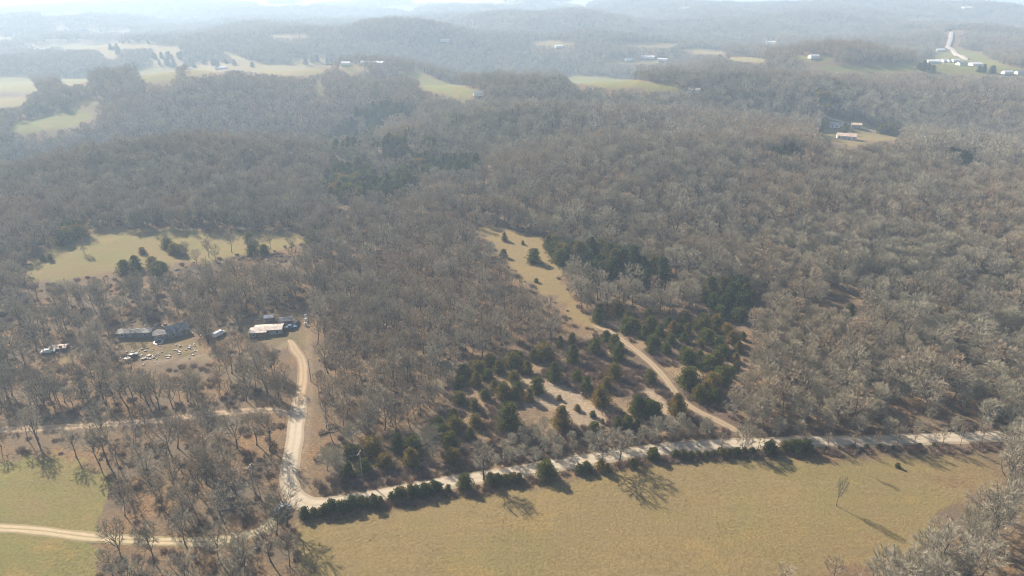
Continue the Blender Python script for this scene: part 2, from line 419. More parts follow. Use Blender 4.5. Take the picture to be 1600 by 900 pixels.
# ------------------------------------------------------------------ mesh helpers
class MB:
    def __init__(s): s.v = []; s.f = []; s.m = []
    def quad(s, a, b, c, d, mi=0):
        n = len(s.v); s.v += [a, b, c, d]; s.f.append((n, n+1, n+2, n+3)); s.m.append(mi)
    def tri(s, a, b, c, mi=0):
        n = len(s.v); s.v += [a, b, c]; s.f.append((n, n+1, n+2)); s.m.append(mi)
    def box(s, c, size, rz=0., mi=0, taper=1., tz=None):
        x, y, z = size[0]/2, size[1]/2, size[2]/2
        cs, sn = math.cos(rz), math.sin(rz); n = len(s.v)
        for k, (i, j, l) in enumerate([(-1,-1,-1),(1,-1,-1),(1,1,-1),(-1,1,-1),(-1,-1,1),(1,-1,1),(1,1,1),(-1,1,1)]):
            q = taper if l > 0 else 1.
            a, b = i*x*q, j*y*q
            s.v.append((c[0]+a*cs-b*sn, c[1]+a*sn+b*cs, c[2]+l*z))
        for f in ((0,3,2,1),(4,5,6,7),(0,1,5,4),(1,2,6,5),(2,3,7,6),(3,0,4,7)):
            s.f.append(tuple(n+q for q in f)); s.m.append(mi)
    def tube(s, P, rad, n=5, mi=0):
        base = len(s.v)
        P = [Vector(p) for p in P]
        for k, p in enumerate(P):
            d = (P[min(k+1, len(P)-1)]-P[max(k-1, 0)]).normalized()
            a = d.orthogonal().normalized(); b = d.cross(a)
            for q in range(n):
                t = 2*math.pi*q/n
                s.v.append(tuple(p+(a*math.cos(t)+b*math.sin(t))*rad[k]))
        for k in range(len(P)-1):
            for q in range(n):
                s.f.append((base+k*n+q, base+k*n+(q+1) % n, base+(k+1)*n+(q+1) % n, base+(k+1)*n+q)); s.m.append(mi)
        s.f.append(tuple(base+(len(P)-1)*n+q for q in range(n))); s.m.append(mi)
    def mesh(s, name, mats):
        me = bpy.data.meshes.new(name)
        me.from_pydata(s.v, [], s.f)
        for x in (mats if isinstance(mats, (list, tuple)) else [mats]): me.materials.append(x)
        me.polygons.foreach_set('material_index', s.m)
        me.update(); return me
def obj(name, me, parent=None, loc=None):
    o = bpy.data.objects.new(name, me); C.objects.link(o)
    if parent is not None: o.parent = parent
    if loc is not None: o.location = loc
    return o
def tag(o, label=None, cat=None, group=None, kind=None):
    for k, v in (('label', label), ('category', cat), ('group', group), ('kind', kind)):
        if v: o[k] = v
    return o
def empty(name, loc, rz=0., sc=1.):
    o = bpy.data.objects.new(name, None); C.objects.link(o)
    o.location = loc; o.rotation_euler = (0, 0, rz); o.scale = (sc, sc, sc); o.empty_display_size = .5
    return o

# ------------------------------------------------------------------ terrain
def build_terrain():
    nr, na = GX.shape
    V = np.stack([GX.ravel(), GY.ravel(), GZ.ravel()], 1)
    i, j = np.meshgrid(np.arange(nr-1), np.arange(na-1), indexing='ij')
    a = (i*na+j).ravel()
    F = np.stack([a, a+na, a+na+1, a+1], 1)
    me = bpy.data.meshes.new('ground')
    me.vertices.add(len(V)); me.vertices.foreach_set('co', V.ravel())
    me.loops.add(F.size); me.loops.foreach_set('vertex_index', F.ravel())
    me.polygons.add(len(F)); me.polygons.foreach_set('loop_start', np.arange(0, F.size, 4)); me.polygons.foreach_set('loop_total', np.full(len(F), 4))
    me.update(); me.validate()
    me.polygons.foreach_set('use_smooth', np.ones(len(F), bool))
    x, y, z = V.T
    jx = x+(vnoise(x/4, y/4, 31)-.5)*4+(vnoise(x/11, y/11, 35)-.5)*6+(vnoise(x/17, y/17, 33)-.5)*6*sstep(100, 300, np.hypot(x, y)); jy = y+(vnoise(x/4, y/4, 32)-.5)*4+(vnoise(x/11, y/11, 36)-.5)*7
    px, py, d = project(jx, jy, z)
    front = (y > 20)
    fld = np.zeros(len(x)); grn = np.zeros(len(x)); br = np.zeros(len(x)); bare = np.zeros(len(x))
    for P, g, k in CLEAR:
        q = inside(P, px, py) & front
        if k == 1: fld[q] = 1; grn[q] = g
        elif k in (2, 4): br[q] = 1
        else: br[q] = .35; fld[q] = .55*sstep(.4, .6, vnoise(jx/6, jy/6, 91))[q]; grn[q] = .5
    # unseen pasture fringe on the near side goes on under the camera
    bare = np.maximum(bare, sstep(2.6, 1.0, dist_line(TRACK_B, x, y))*.7)
    bare = np.maximum(bare, sstep(2.4, .8, dist_line(TRACK_D, x, y))*.7)
    bare = np.maximum(bare, sstep(2.2, .6, dist_line(TRACK_YARD, x, y))*.4)
    bare = np.maximum(bare, sstep(1.9, .5, dist_line(DITCH, x, y))*.2)
    fringe = sstep(1, 0, (dist_line(ROAD_MAIN, x, y)-3-vnoise(x/7, y/7, 61)*5)/3.5)*(px > 480)
    corner = inside([(1240, 700), (1560, 694), (1590, 740), (1530, 770), (1440, 745), (1330, 722)], px, py)*sstep(.32, .6, vnoise(x/14, y/14, 62)+.12)
    dark = np.maximum(fringe*.85, corner*.8)*(fld > 0)
    fld *= 1-dark
    bare = np.maximum(bare, .55*inside([(820, 590), (870, 595), (905, 610), (940, 650), (930, 668), (890, 662), (850, 640), (815, 640), (800, 600)], px, py))
    for nm, v in (('field', fld), ('green', grn), ('brush', br), ('bare', bare)):
        at_ = me.attributes.new(nm, 'FLOAT', 'POINT'); at_.data.foreach_set('value', v)
    me.materials.append(M['ground'])
    o = obj('ground', me); o['kind'] = 'structure'
    return o
build_terrain()

def strip(name, P, hw, m, lift):
    P = np.array(P); n = len(P)
    # resample every ~2 m near the camera
    seg = np.hypot(*(P[1:]-P[:-1]).T); s = np.concatenate([[0], np.cumsum(seg)])
    d = max(1.5, np.hypot(*P.mean(0))/150)
    t = np.arange(0, s[-1], d)
    X = np.interp(t, s, P[:, 0]); Y = np.interp(t, s, P[:, 1])
    T = np.stack([np.gradient(X), np.gradient(Y)], 1); T /= np.linalg.norm(T, axis=1)[:, None]
    Nn = np.stack([-T[:, 1], T[:, 0]], 1)
    K = 7; V = []; A = []
    for k in range(K):
        f = k/(K-1)
        ends = np.clip(np.minimum(t, t[-1]-t)/7., 0, 1)**.5*.75+.25
        w = hw*ends*(f*2-1)*(1+.13*(vnoise(t/6, t*0+k*0+(11 if f > .5 else 5), 8)-.5)*2)
        x = X+Nn[:, 0]*w; y = Y+Nn[:, 1]*w
        rut = -.05*math.exp(-((abs(f-.5)-.22)/.07)**2)
        zz = ground(x, y)+lift*(1 if 0 < k < K-1 else .1)*np.clip(np.minimum(t, t[-1]-t)/4., .15, 1)+rut*(1 if lift < .3 else 0)
        V.append(np.stack([x, y, zz], 1)); A.append(np.full(len(x), f))
    V = np.stack(V, 1).reshape(-1, 3); A = np.stack(A, 1).ravel()
    F = []
    for i in range(len(t)-1):
        for k in range(K-1):
            a = i*K+k; F.append((a, a+1, a+K+1, a+K))
    me = bpy.data.meshes.new(name); me.from_pydata(V.tolist(), [], F)
    q = me.attributes.new('across', 'FLOAT', 'POINT'); q.data.foreach_set('value', A)
    me.polygons.foreach_set('use_smooth', [True]*len(F)); me.materials.append(m)
    o = obj(name, me); o['kind'] = 'structure'; return o
RM = {'gravel_road': ('gravel', .12), 'dirt_road': ('dirt', .10), 'dirt_driveway': ('dirt', .14), 'field_track': ('track', .08),
      'clearing_track': ('clay', .10), 'farm_road': ('gravel', .5), 'distant_road': ('farroad', 2.2)}
for nm, P, hw, cor in ROADS:
    strip(nm, P, hw, M[RM[nm][0]], RM[nm][1])

# ------------------------------------------------------------------ trees
def rv(r): return Vector((r.uniform(-1, 1), r.uniform(-1, 1), r.uniform(-1, 1)))
def curve(a, b, sag, r, n=4):
    a, b = Vector(a), Vector(b); out = []
    k = rv(r)*(b-a).length*.07
    for i in range(n+1):
        t = i/n
        p = a.lerp(b, t)+k*math.sin(math.pi*t); p.z -= sag*math.sin(math.pi*t)*(b-a).length
        out.append(p)
    return out
def bare_tree(seed, H, W, z0=.35, limbs=9, br=7, tw=26, tww=.045, twl=1.2, forks=1, r0=.2, near=True, top=.62):
    """trunk mesh builder, crown mesh builder: limbs reach a rounded envelope, twigs radiate from branches"""
    r = random.Random(seed)
    T, K = MB(), MB()
    cz = H*(z0+1)/2; rz_ = H*(1-z0)/2; rx = W/2
    cen = Vector((0, 0, cz))
    stems = []
    for f in range(forks):
        off = Vector((r.uniform(-.3, .3), r.uniform(-.3, .3), 0)) if forks > 1 else Vector()
        lean = Vector((r.uniform(-.12, .12), r.uniform(-.12, .12), 0))*H*(1.6 if forks > 1 else .5)
        P = curve(off-Vector((0, 0, .5)), off+lean+Vector((0, 0, H*top)), 0, r, 5)
        q = r0/(forks**.5)
        T.tube(P, [q*1.5]+[q*(1-.13*i) for i in range(1, 6)], 6 if near else 3)
        stems.append(P)
    for i in range(limbs):
        P = stems[i % forks]
        t = .42+.58*(i+r.random())/limbs
        k = min(int(t*5), 4); s = P[k].lerp(P[k+1], t*5-k)
        az = i*2.4+r.uniform(-.5, .5)
        el = r.uniform(.0, .35)+1.15*(i/limbs)**1.3
        e = cen+Vector((math.cos(az)*math.cos(el)*rx, math.sin(az)*math.cos(el)*rx, math.sin(el)*rz_-.15*rz_*(1-i/limbs)))*r.uniform(.74, .95)
        L = curve(s, e, .10, r, 4)
        rr = r0*(.46-.2*i/limbs)
        T.tube(L, [rr, rr*.8, rr*.6, rr*.42, rr*.22], 4 if near else 3)
        for j in range(br):
            u = .25+.75*(j+r.random())/br
            k2 = min(int(u*4), 3); s2 = L[k2].lerp(L[k2+1], u*4-k2)
            d = (s2-cen); d = Vector((d.x/rx, d.y/rx, d.z/rz_))
            q = (d+rv(r)*.55); q.z += .3
            if q.length < .1: q = Vector((0, 0, 1))
            q = q.normalized()*r.uniform(.8, 1.02)
            e2 = cen+Vector((q.x*rx, q.y*rx, q.z*rz_))
            mx = W*.34
            if (e2-s2).length > mx: e2 = s2+(e2-s2).normalized()*mx
            B = curve(s2, e2, .06, r, 2)
            if near: T.tube(B, [.045, .03, .012], 3)
            for l in range(tw):
                v = .1+.9*r.random()**.7
                p = B[0].lerp(B[1], v*2) if v < .5 else B[1].lerp(B[2], v*2-1)
                dd = (B[2]-B[0]).normalized()*.8+(p-cen).normalized()*.6+rv(r)*.75+Vector((0, 0, .45))
                dd.normalize(); ln = twl*r.uniform(.5, 1.2)
                sd = dd.cross(rv(r)).normalized()*tww*r.uniform(.6, 1.1)
                K.tri(tuple(p-sd), tuple(p+sd), tuple(p+dd*ln))
    return T, K

def cedar(seed, H, W, n=2100, leaf=.36, cone=.55):
    r = random.Random(seed); T, K = MB(), MB()
    T.tube([(0, 0, -.4), (.05, 0, H*.4), (0, 0, H*.85)], [.16, .11, .03], 5)
    ph = [r.uniform(0, 6.28) for _ in range(6)]
    def env(z, az):
        q = max(0., min(1., z))
        base = (1-q)**cone*min(1., (q+.10)*5)**.6
        lob = .95+.24*math.sin(3*az+ph[0]+5*q)+.17*math.sin(5*az+ph[1]-9*q)+.16*math.sin(21*q+ph[2]+2*az)
        return W/2*base*lob
    # inner body that stops light
    nz, na = 7, 8; b = len(K.v)
    for i in range(nz):
        q = .02+.93*i/(nz-1)
        for j in range(na):
            a = 2*math.pi*j/na; e = env(q, a)*.55
            K.v.append((math.cos(a)*e, math.sin(a)*e, q*H))
    for i in range(nz-1):
        for j in range(na):
            K.f.append((b+i*na+j, b+i*na+(j+1) % na, b+(i+1)*na+(j+1) % na, b+(i+1)*na+j)); K.m.append(0)
    for i in range(n):
        q = r.random()**1.25*.99; az = r.uniform(0, 6.283)
        e = env(q, az)*r.uniform(.55, 1.06)
        p = Vector((math.cos(az)*e, math.sin(az)*e, .05+q*H))
        out = Vector((math.cos(az), math.sin(az), .55)).normalized()
        for k in range(2):
            d = (out*.9+rv(r)*.7+Vector((0, 0, .35))).normalized()*leaf*r.uniform(.6, 1.25)
            sd = d.cross(rv(r)).normalized()*leaf*.30
            o = p-d*.4
            K.tri(tuple(o-sd), tuple(o+sd), tuple(p+d*.75))
    return T, K

def bush(seed, H, W, n=150, ww=.03):
    r = random.Random(seed); K = MB()
    for i in range(n):
        a = r.uniform(0, 6.283); q = r.random()**.5
        p = Vector((math.cos(a)*q*W*.3, math.sin(a)*q*W*.3, -.05+r.random()*H*.3))
        d = Vector((math.cos(a)*q, math.sin(a)*q, r.uniform(.5, 1.5)))+rv(r)*.4
        d = d.normalized()*H*r.uniform(.4, .85); s = d.cross(rv(r)).normalized()*ww*r.uniform(.6, 1.4)
        K.tri(tuple(p-s), tuple(p+s), tuple(p+d))
    return K

# kinds: tall open oak, round pale crown, slender brown pole
KINDS = {}
def add_kind(key, n, twig, bark, **kw):
    L = []
    for i in range(n):
        a = dict(kw); H, W = a.pop('H'), a.pop('W')
        f = .9+.2*((i*37) % 10)/10
        T, K = bare_tree(100*len(KINDS)+i+11, H*f, W*(1.95-f)*1.0, **a)
        L.append((T.mesh('bare_trunk', M[bark]), K.mesh('bare_crown', M[twig]), H*f))
    KINDS[key] = L
add_kind('oak', 5, 'twig_grey', 'bark', H=14, W=8.6, z0=.38, limbs=10, br=8, tw=36, tww=.021, twl=1.25, r0=.24)
add_kind('round', 5, 'twig_pale', 'bark_pale', H=11.5, W=8.2, z0=.14, limbs=12, br=9, tw=62, tww=.020, twl=1.25, r0=.17, forks=2, top=.6)
add_kind('pole', 5, 'twig_brown', 'bark', H=11.5, W=5.6, z0=.36, limbs=8, br=6, tw=32, tww=.024, twl=1.0, r0=.14, top=.75)

CEDARS = []
for i, (H, W, c) in enumerate([(6.4, 5.6, .34), (7.4, 5.6, .42), (5.8, 5.8, .28), (7.0, 5.0, .5), (6.6, 6.2, .32), (5.4, 5.4, .26)]):
    T, K = cedar(900+i, H, W, cone=c)
    CEDARS.append((T.mesh('cedar_trunk', M['bark']), K.mesh('cedar_crown', M['cedar']), H))
HOLLY = []
for i, (H, W) in enumerate([(3.6, 4.2), (3.0, 4.6), (4.2, 4.0)]):
    T, K = cedar(940+i, H, W, n=700, leaf=.36, cone=.36)
    HOLLY.append((T.mesh('shrub_stem', M['bark']), K.mesh('shrub_crown', M['cedar_blue'] if i < 2 else M['cedar']), H))

# ------------------------------------------------------------------ placing trees that can be picked out
taken = []                                       # (x, y, radius) of hand-placed trees
def plant(name, proto, x, y, rz, sc, label, cat, group=None, tilt=0., sz=None):
    e = empty(name, (x, y, float(ground(x, y))-.05), rz, sc)
    if sz: e.scale = (sc, sc, sz)
    e.rotation_euler = (tilt*math.cos(rz*3), tilt*math.sin(rz*3), rz)
    a = bpy.data.objects.new('trunk', proto[0]); C.objects.link(a); a.parent = e
    b = bpy.data.objects.new('crown', proto[1]); C.objects.link(b); b.parent = e
    tag(e, label, cat, group)
    return e
def px_size(px_h, depth): return px_h*depth/FPX/.86

n_cedar = 0
def cedar_at(px, py, hpx, label, group=None, wide=1., kind=None, protos=None, name='cedar_tree', cat='cedar tree'):
    global n_cedar
    x, y, z = at(px, py)
    d = y*CP+(CAM_H-z)*SP
    protos = protos or CEDARS
    pr = protos[kind if kind is not None else random.randrange(len(protos))]
    Hm = px_size(hpx, d); sc = Hm/pr[2]
    e = plant(name, pr, x, y, random.uniform(0, 6.28), sc*wide*(1.12 if name == 'cedar_tree' else 1), label, cat, group, sz=sc)
    taken.append((x, y, 2.5)); n_cedar += 1
    return e

CL = 'brushy clearing'
hand = [
 (851, 562, 26, 'tall cone-shaped cedar at the upper left edge of the clearing'),
 (895, 566, 27, 'rounded dark green cedar below a smaller pair at the edge of the bare wood'),
 (929, 552, 23, 'broad green cedar standing nearest the upper fork of the clearing track'),
 (947, 533, 16, 'small rusty cedar at the head of the clearing track'),
 (960, 543, 20, 'middle green cedar of the three close beside the clearing track'),
 (966, 562, 27, 'large blue-green cedar overhanging the dirt track in the clearing'),
 (875, 541, 16, 'small dark cedar against the bare wood above the brushy clearing'),
 (894, 536, 16, 'low cedar between the wood edge and the trail fork'),
 (865, 594, 28, 'greyish half-bare cedar on a patch of brush in mid clearing'),
 (901, 595, 17, 'small round cedar among brown brambles'),
 (916, 609, 22, 'bronze brown cedar above the pale dirt patch'),
 (959, 590, 22, 'brown-tipped cedar in the middle of the bramble strip'),
 (947, 606, 17, 'green cedar touching a bronze one, centre of the clearing'),
 (938, 631, 28, 'dark two-toned cedar at the right end of the pale dirt patch'),
 (839, 613, 24, 'rust tinged cedar casting a long shadow on the pale dirt patch'),
 (827, 626, 20, 'dark cedar beside the rust tinged one on the pale dirt patch'),
 (805, 622, 19, 'dark cedar at the left rim of the pale dirt patch'),
 (1015, 596, 18, 'short cedar against the left verge of the clearing track'),
 (1075, 603, 28, 'upright cedar right of the clearing track below the big thicket'),
 (1092, 624, 23, 'rounded green cedar beside the clearing track, lowest but one of the right thicket'),
 (1116, 627, 20, 'small brown-green cedar at the lower right tip of the right thicket'),
 (1110, 613, 30, 'broad cedar at the lower edge of the right thicket'),
 (1127, 601, 28, 'cedar at the right flank of the thicket beside pale bare crowns'),
 (995, 646, 30, 'olive cedar on the left of a clump near the end of the clearing track'),
 (1010, 649, 26, 'bronze cedar in the middle of the clump near the end of the clearing track'),
 (1023, 648, 20, 'low green cedar on the right of the clump near the end of the clearing track'),
 (1057, 648, 34, 'big bronze and green cedar standing alone where the two trails meet'),
 (877, 668, 34, 'large dark green cedar alone below the pale dirt patch'),
 (929, 674, 15, 'small round green cedar below the pale dirt patch'),
 (795, 666, 37, 'tall pointed green cedar alone near the lower left of the clearing'),
 (874, 625, 8, 'tiny cedar seedling in the middle of the pale dirt patch'),
 (902, 641, 9, 'small cedar sapling with its shadow on the pale dirt patch'),
 (926, 651, 9, 'cedar sapling at the lower tip of the pale dirt patch'),
 (941, 661, 7, 'knee high dark shrub cedar below the pale dirt patch'),
 (965, 667, 17, 'left cedar of three low ones in a row above the gravel road'),
 (980, 667, 18, 'middle cedar of three low ones in a row above the gravel road'),
 (995, 668, 15, 'right cedar of three low ones in a row above the gravel road'),
 (708, 720, 20, 'small bronze cedar between the gravel road and the bare tree'),
 (727, 762, 23, 'single round cedar between the hedge and the gravel road gap'),
 (853, 745, 26, 'lone cone cedar with rusty foot on the field side of the gravel road'),
 (1020, 716, 17, 'small single cedar at the roadside gap between two hedge clumps'),
 (68, 407, 8, 'low dark shrub cedar at the western end of the distant left pasture'),
 (79, 407, 10, 'dark cedar next to a low shrub at the western end of the left pasture'),
 (262, 388, 15, 'left one of the dark cedars in the middle of the left pasture'),
 (273, 396, 15, 'middle one of the dark cedars in the left pasture'),
 (283, 398, 14, 'right one of the dark cedars in the left pasture'),
 (223, 396, 9, 'small rusty round cedar alone in the left pasture'),
 (391, 379, 14, 'cedar at the eastern end of the left pasture, nearer the far wood'),
 (395, 398, 16, 'cedar at the eastern end of the left pasture, nearer the homestead wood'),
 (413, 396, 13, 'right hand cedar below the eastern end of the left pasture'),
 (788, 376, 12, 'dark cedar near the top of the narrow tan clearing'),
 (834, 410, 20, 'round dark cedar alone in the narrow tan clearing'),
 (787, 402, 12, 'cedar on the left rim of the narrow tan clearing'),
 (838, 441, 6, 'tiny dark cedar in the lower part of the narrow tan clearing'),
 (817, 382, 6, 'tiny dark cedar in the upper part of the narrow tan clearing'),
 (1281, 205, 14, 'dark columnar cedar beside the western gate of the far homestead'),
 (1318, 209, 15, 'dark round cedar between the grey farmhouse and the white barn'),
 (1402, 730, 7, 'tiny round green cedar in the upper right corner of the big pasture'),
 (1325, 500, 25, 'dark evergreen alone among pale bare crowns in the east wood'),
 (1235, 476, 22, 'dark evergreen on the left of a small gap in the east wood'),
 (490, 386, 24, 'broad dark evergreen at the tip of the brown wood east of the left pasture'),
 (545, 745, 26, 'grey-green cedar at the wood edge left of the utility pole'),
 (566, 782, 9, 'low green cedar beside the road bank below the utility pole'),
]
for px, py, h, lab in hand:
    cedar_at(px, py, h, lab)

def in_poly(poly, n, dmin, seed):
    """points scattered inside a photo-traced patch of ground"""
    r = random.Random(seed); xs = [p[0] for p in poly]; ys = [p[1] for p in poly]; out = []
    P = [at(*p) for p in poly]; W = [(p[0], p[1]) for p in P]
    x0, x1 = min(p[0] for p in W), max(p[0] for p in W); y0, y1 = min(p[1] for p in W), max(p[1] for p in W)
    k = 0
    while len(out) < n and k < n*60:
        k += 1; x, y = r.uniform(x0, x1), r.uniform(y0, y1)
        if inside(W, np.array([x]), np.array([y]))[0] and all((x-a)**2+(y-b)**2 > dmin*dmin for a, b in out): out.append((x, y))
    return out
thickets = [
 ([(985, 512), (1050, 520), (1100, 514), (1150, 518), (1166, 535), (1160, 570), (1145, 596), (1115, 590), (1090, 572), (1045, 558), (1015, 552), (998, 535)], 34, 4.8, (3.6, 6.4),
  'dark green and bronze cedar packed in the thicket right of the clearing track', 'cedars packed in the right thicket'),
 ([(930, 492), (960, 490), (1040, 505), (1110, 498), (1175, 485), (1172, 505), (1130, 515), (1060, 520), (990, 518), (935, 512)], 16, 6, (4.5, 7),
  'dark cedar along the upper rim of the clearing below the pale round crowns', 'cedars along the upper rim of the clearing'),
 ([(708, 598), (745, 576), (800, 562), (846, 556), (832, 586), (812, 608), (775, 628), (736, 642), (710, 622)], 18, 5.0, (4, 6.6),
  'dark green cedar packed in the thicket between the brown wood and the clearing', 'cedars packed in the left thicket'),
 ([(672, 664), (715, 650), (752, 660), (742, 690), (705, 702), (676, 690)], 10, 4.0, (3.8, 6),
  'dark cedar in the small clump left of the pointed green cedar', 'cedars in the small middle clump'),
 ([(538, 712), (575, 698), (650, 694), (662, 724), (622, 736), (570, 738)], 14, 4.6, (3.6, 6.6),
  'green and bronze cedar in the clump behind the utility pole', 'cedars in the clump behind the pole'),
 ([(512, 300), (545, 268), (610, 282), (660, 262), (640, 300), (590, 318), (530, 322)], 22, 8.0, (10, 14),
  'dark blue-green cedar in the wooded creek valley', 'cedars in the creek valley'),
 ([(500, 232), (545, 195), (600, 210), (720, 262), (740, 280), (640, 262), (560, 250)], 14, 13, (10, 14),
  'dark hazy cedar on the slope above the creek valley', 'cedars above the creek valley'),
 ([(1270, 150), (1300, 140), (1325, 145), (1300, 165), (1290, 185), (1280, 180)], 9, 12, (10, 15),
  'dark evergreen beside the lane north of the far homestead', 'evergreens beside the far lane'),
 ([(1374, 207), (1398, 204), (1397, 212), (1376, 213)], 4, 5, (9, 13),
  'dark pine in the cluster east of the far homestead', 'pines east of the far homestead'),
 ([(182, 420), (232, 416), (264, 426), (258, 438), (190, 436)], 7, 4, (6, 8.5),
  'dark cedar in the clump below the left pasture', 'cedars below the left pasture'),
 ([(96, 372), (126, 360), (128, 370), (102, 382)], 5, 5, (7, 9),
  'dark cedar in the clump at the north-west corner of the left pasture', 'cedars at the corner of the left pasture'),
 ([(868, 378), (884, 395), (874, 420), (862, 398), (850, 388)], 6, 5, (7, 9),
  'dark cedar on the eastern rim of the narrow tan clearing', 'cedars on the rim of the tan clearing'),
]
for poly, n, dm, (h0, h1), lab, grp in thickets:
    PP = in_poly(poly, n, dm, len(lab)); made = []
    for x, y in PP:
        if dist_line(TRACK_C, np.array([x]), np.array([y]))[0] < 3.2: continue
        pr = CEDARS[random.randrange(len(CEDARS))]; s = random.uniform(h0, h1)/pr[2]
        e_ = plant('cedar_tree', pr, x, y, random.uniform(0, 6.28), s*1.12, lab, 'cedar tree', grp, sz=s*.86); taken.append((x, y, 4.5 if 'creek' in grp else 2.5)); n_cedar += 1
        made.append((s*pr[2], y, x, e_))
    short = grp.replace('cedars ', '').replace('evergreens ', '').replace('pines ', '')
    for word, e_ in (('tallest', max(made, key=lambda q: q[0])[3]), ('shortest', min(made, key=lambda q: q[0])[3]), ('frontmost', min(made, key=lambda q: q[1])[3]),
                     ('leftmost', min(made, key=lambda q: q[2])[3]), ('rightmost', max(made, key=lambda q: q[2])[3])):
        if e_['label'] == lab: e_['label'] = '%s of the evergreens %s' % (word, short)

# evergreen hedge shrubs along the field side of the gravel road
hedge = [(479+i*10.5+random.uniform(-3, 3), 806-i*10.5*.165+random.uniform(-2, 2), 21-abs(i-4)*.4-(i*7) % 4, 'dense dark evergreen shrub in the long hedge below the road bend', 'shrubs of the long hedge at the bend') for i in range(12)]
hedge += [(612+i*9.5+random.uniform(-3, 3), 781-i*9.5*.17+random.uniform(-1.5, 1.5), 16+(i*5) % 4, 'dense dark evergreen shrub in the thinner right part of the hedge', 'shrubs of the thinner hedge part') for i in range(10)]
hedge += [(767+i*11, 755-i, 17, 'green shrub in the short clump at the foot of the bare roadside tree', 'shrubs at the foot of the roadside tree') for i in range(5)]
hedge += [(905+i*11, 737-i*1.2, 15+(i*3) % 6, 'dark shrub in the roadside clump under two spreading bare trees', 'shrubs under the two roadside trees') for i in range(5)]
hedge += [(978+i*11, 731-i*2, 18, 'grey-green shrub in the clump right of the two spreading bare trees', 'shrubs right of the two roadside trees') for i in range(3)]
hedge += [(1043+i*12, 716-i*.7, 10+(i*7) % 5, 'dark shrub along the road between the small cedar and the round hedge', 'shrubs along the upper road') for i in range(12)]
hedge += [(1203+i*11, 706-i*.4, 18, 'dense dark shrub in the rounded hedge east of the trail end', 'shrubs of the rounded hedge') for i in range(6)]
hedge += [(1290+i*21, 703-i*.6, 7+(i*5) % 5, 'low dark shrub on the grassy verge of the eastern road', 'shrubs on the eastern verge') for i in range(9)]
for px, py, h, lab, grp in hedge:
    h *= random.uniform(.68, 1.15); py += random.uniform(-1.5, 2)
    if px > 700 and random.random() < .15: continue
    cedar_at(px, py, h, lab, grp, .92, None, HOLLY, 'evergreen_shrub', 'shrub')

# bare trees that stand apart
BT = []
def bare_at(px, py, hpx, kind, label, group=None, wide=1., v=None):
    x, y, z = at(px, py); d = y*CP+(CAM_H-z)*SP
    L = KINDS[kind]; pr = L[v if v is not None else random.randrange(len(L))]
    H = px_size(hpx, d); s = H/pr[2]
    e = plant('bare_tree', pr, x, y, random.uniform(0, 6.28), s*wide, label, 'bare tree', group, tilt=.05, sz=s)
    taken.append((x, y, 4)); BT.append(e)
    return e
bare_hand = [
 (1307, 790, 50, 'oak', 'slender forked bare tree standing alone in the big tan pasture', .55),
 (756, 748, 62, 'oak', 'wide bare tree on the field side of the gravel road, shrubs on its right', 1.2),
 (937, 727, 58, 'oak', 'left one of two spreading bare trees at the gravel road', 1.25),
 (967, 720, 52, 'oak', 'right one of two spreading bare trees at the gravel road', 1.3),
 (677, 712, 46, 'round', 'feathery pale bare tree with upswept branches left of a small bronze cedar', .9),
 (1162, 702, 38, 'round', 'pale many-stemmed bare tree at the road where the clearing trail ends', 1.2),
 (132, 396, 22, 'round', 'thin pale bare tree standing inside the left pasture', .7),
 (86, 560, 36, 'oak', 'dark bare tree beside the collapsed shed of the homestead', .8),
 (415, 498, 34, 'oak', 'dark round bare tree rising behind the pale roofed mobile home', 1.1),
 (252, 795, 58, 'oak', 'dark multi-limbed oak in leaf litter above the field track', .9),
 (290, 852, 60, 'oak', 'bare tree right beside the field track in the corner wood', .9),
 (272, 770, 54, 'oak', 'straight dark oak with its shadow on orange leaf litter', .8),
 (350, 815, 60, 'oak', 'leaning bare oak halfway between the field track and the road bend', .9),
 (195, 806, 52, 'oak', 'bare tree at the right edge of the green field above the track', .85),
 (240, 880, 70, 'oak', 'thick limbed bare tree below the field track', 1.),
 (188, 872, 70, 'oak', 'bare tree with upswept limbs below the field track near the pasture', 1.),
 (424, 878, 66, 'oak', 'bare tree on the left border of the big pasture', .8),
 (452, 885, 60, 'pole', 'thin bare tree on the left border of the big pasture', 1.),
 (1345, 756-20, 30, 'pole', 'thin bare sapling on the upper verge of the big pasture', .6),
 (1447, 890, 60, 'round', 'silvery bare tree with drooping limbs at the corner of the pasture', 1.1),
 (1520, 880, 66, 'round', 'silvery bare tree in the lower corner wood beside the pasture', 1.1),
 (1528, 820, 60, 'oak', 'brown fan-shaped bare tree at the right border of the pasture', 1.2),
 (1300, 906, 40, 'pole', 'small bare tree at the lower rim of the pasture', 1.4),
 (1225, 912, 34, 'pole', 'bushy small bare tree at the lower rim, left of another', 1.5),
]
for px, py, h, k, lab, wd in bare_hand: bare_at(px, py, h, k, lab, None, wd)
for i, px in enumerate([1130, 1180, 1258, 1290, 1338, 1372, 1405, 1430, 1454, 1475, 1505, 1537, 1560, 1590]):
    bare_at(px+random.uniform(-5, 5), 704-(px-1130)*.018, random.uniform(24, 38), 'pole' if i % 3 else 'oak',
            'thin leafless tree in the row on the field side of the eastern road', 'row of thin trees along the eastern road', .9)
for i, px in enumerate([1020, 1050, 1075, 1105, 1215, 1250, 1300, 1345, 1390, 1440, 1490, 1540, 1585]):
    bare_at(px+random.uniform(-5, 5), 684-(px-1020)*.012, random.uniform(22, 34), 'round',
            'low pale leafless tree on the woodland verge behind the eastern road', 'pale trees on the verge behind the eastern road', 1.)

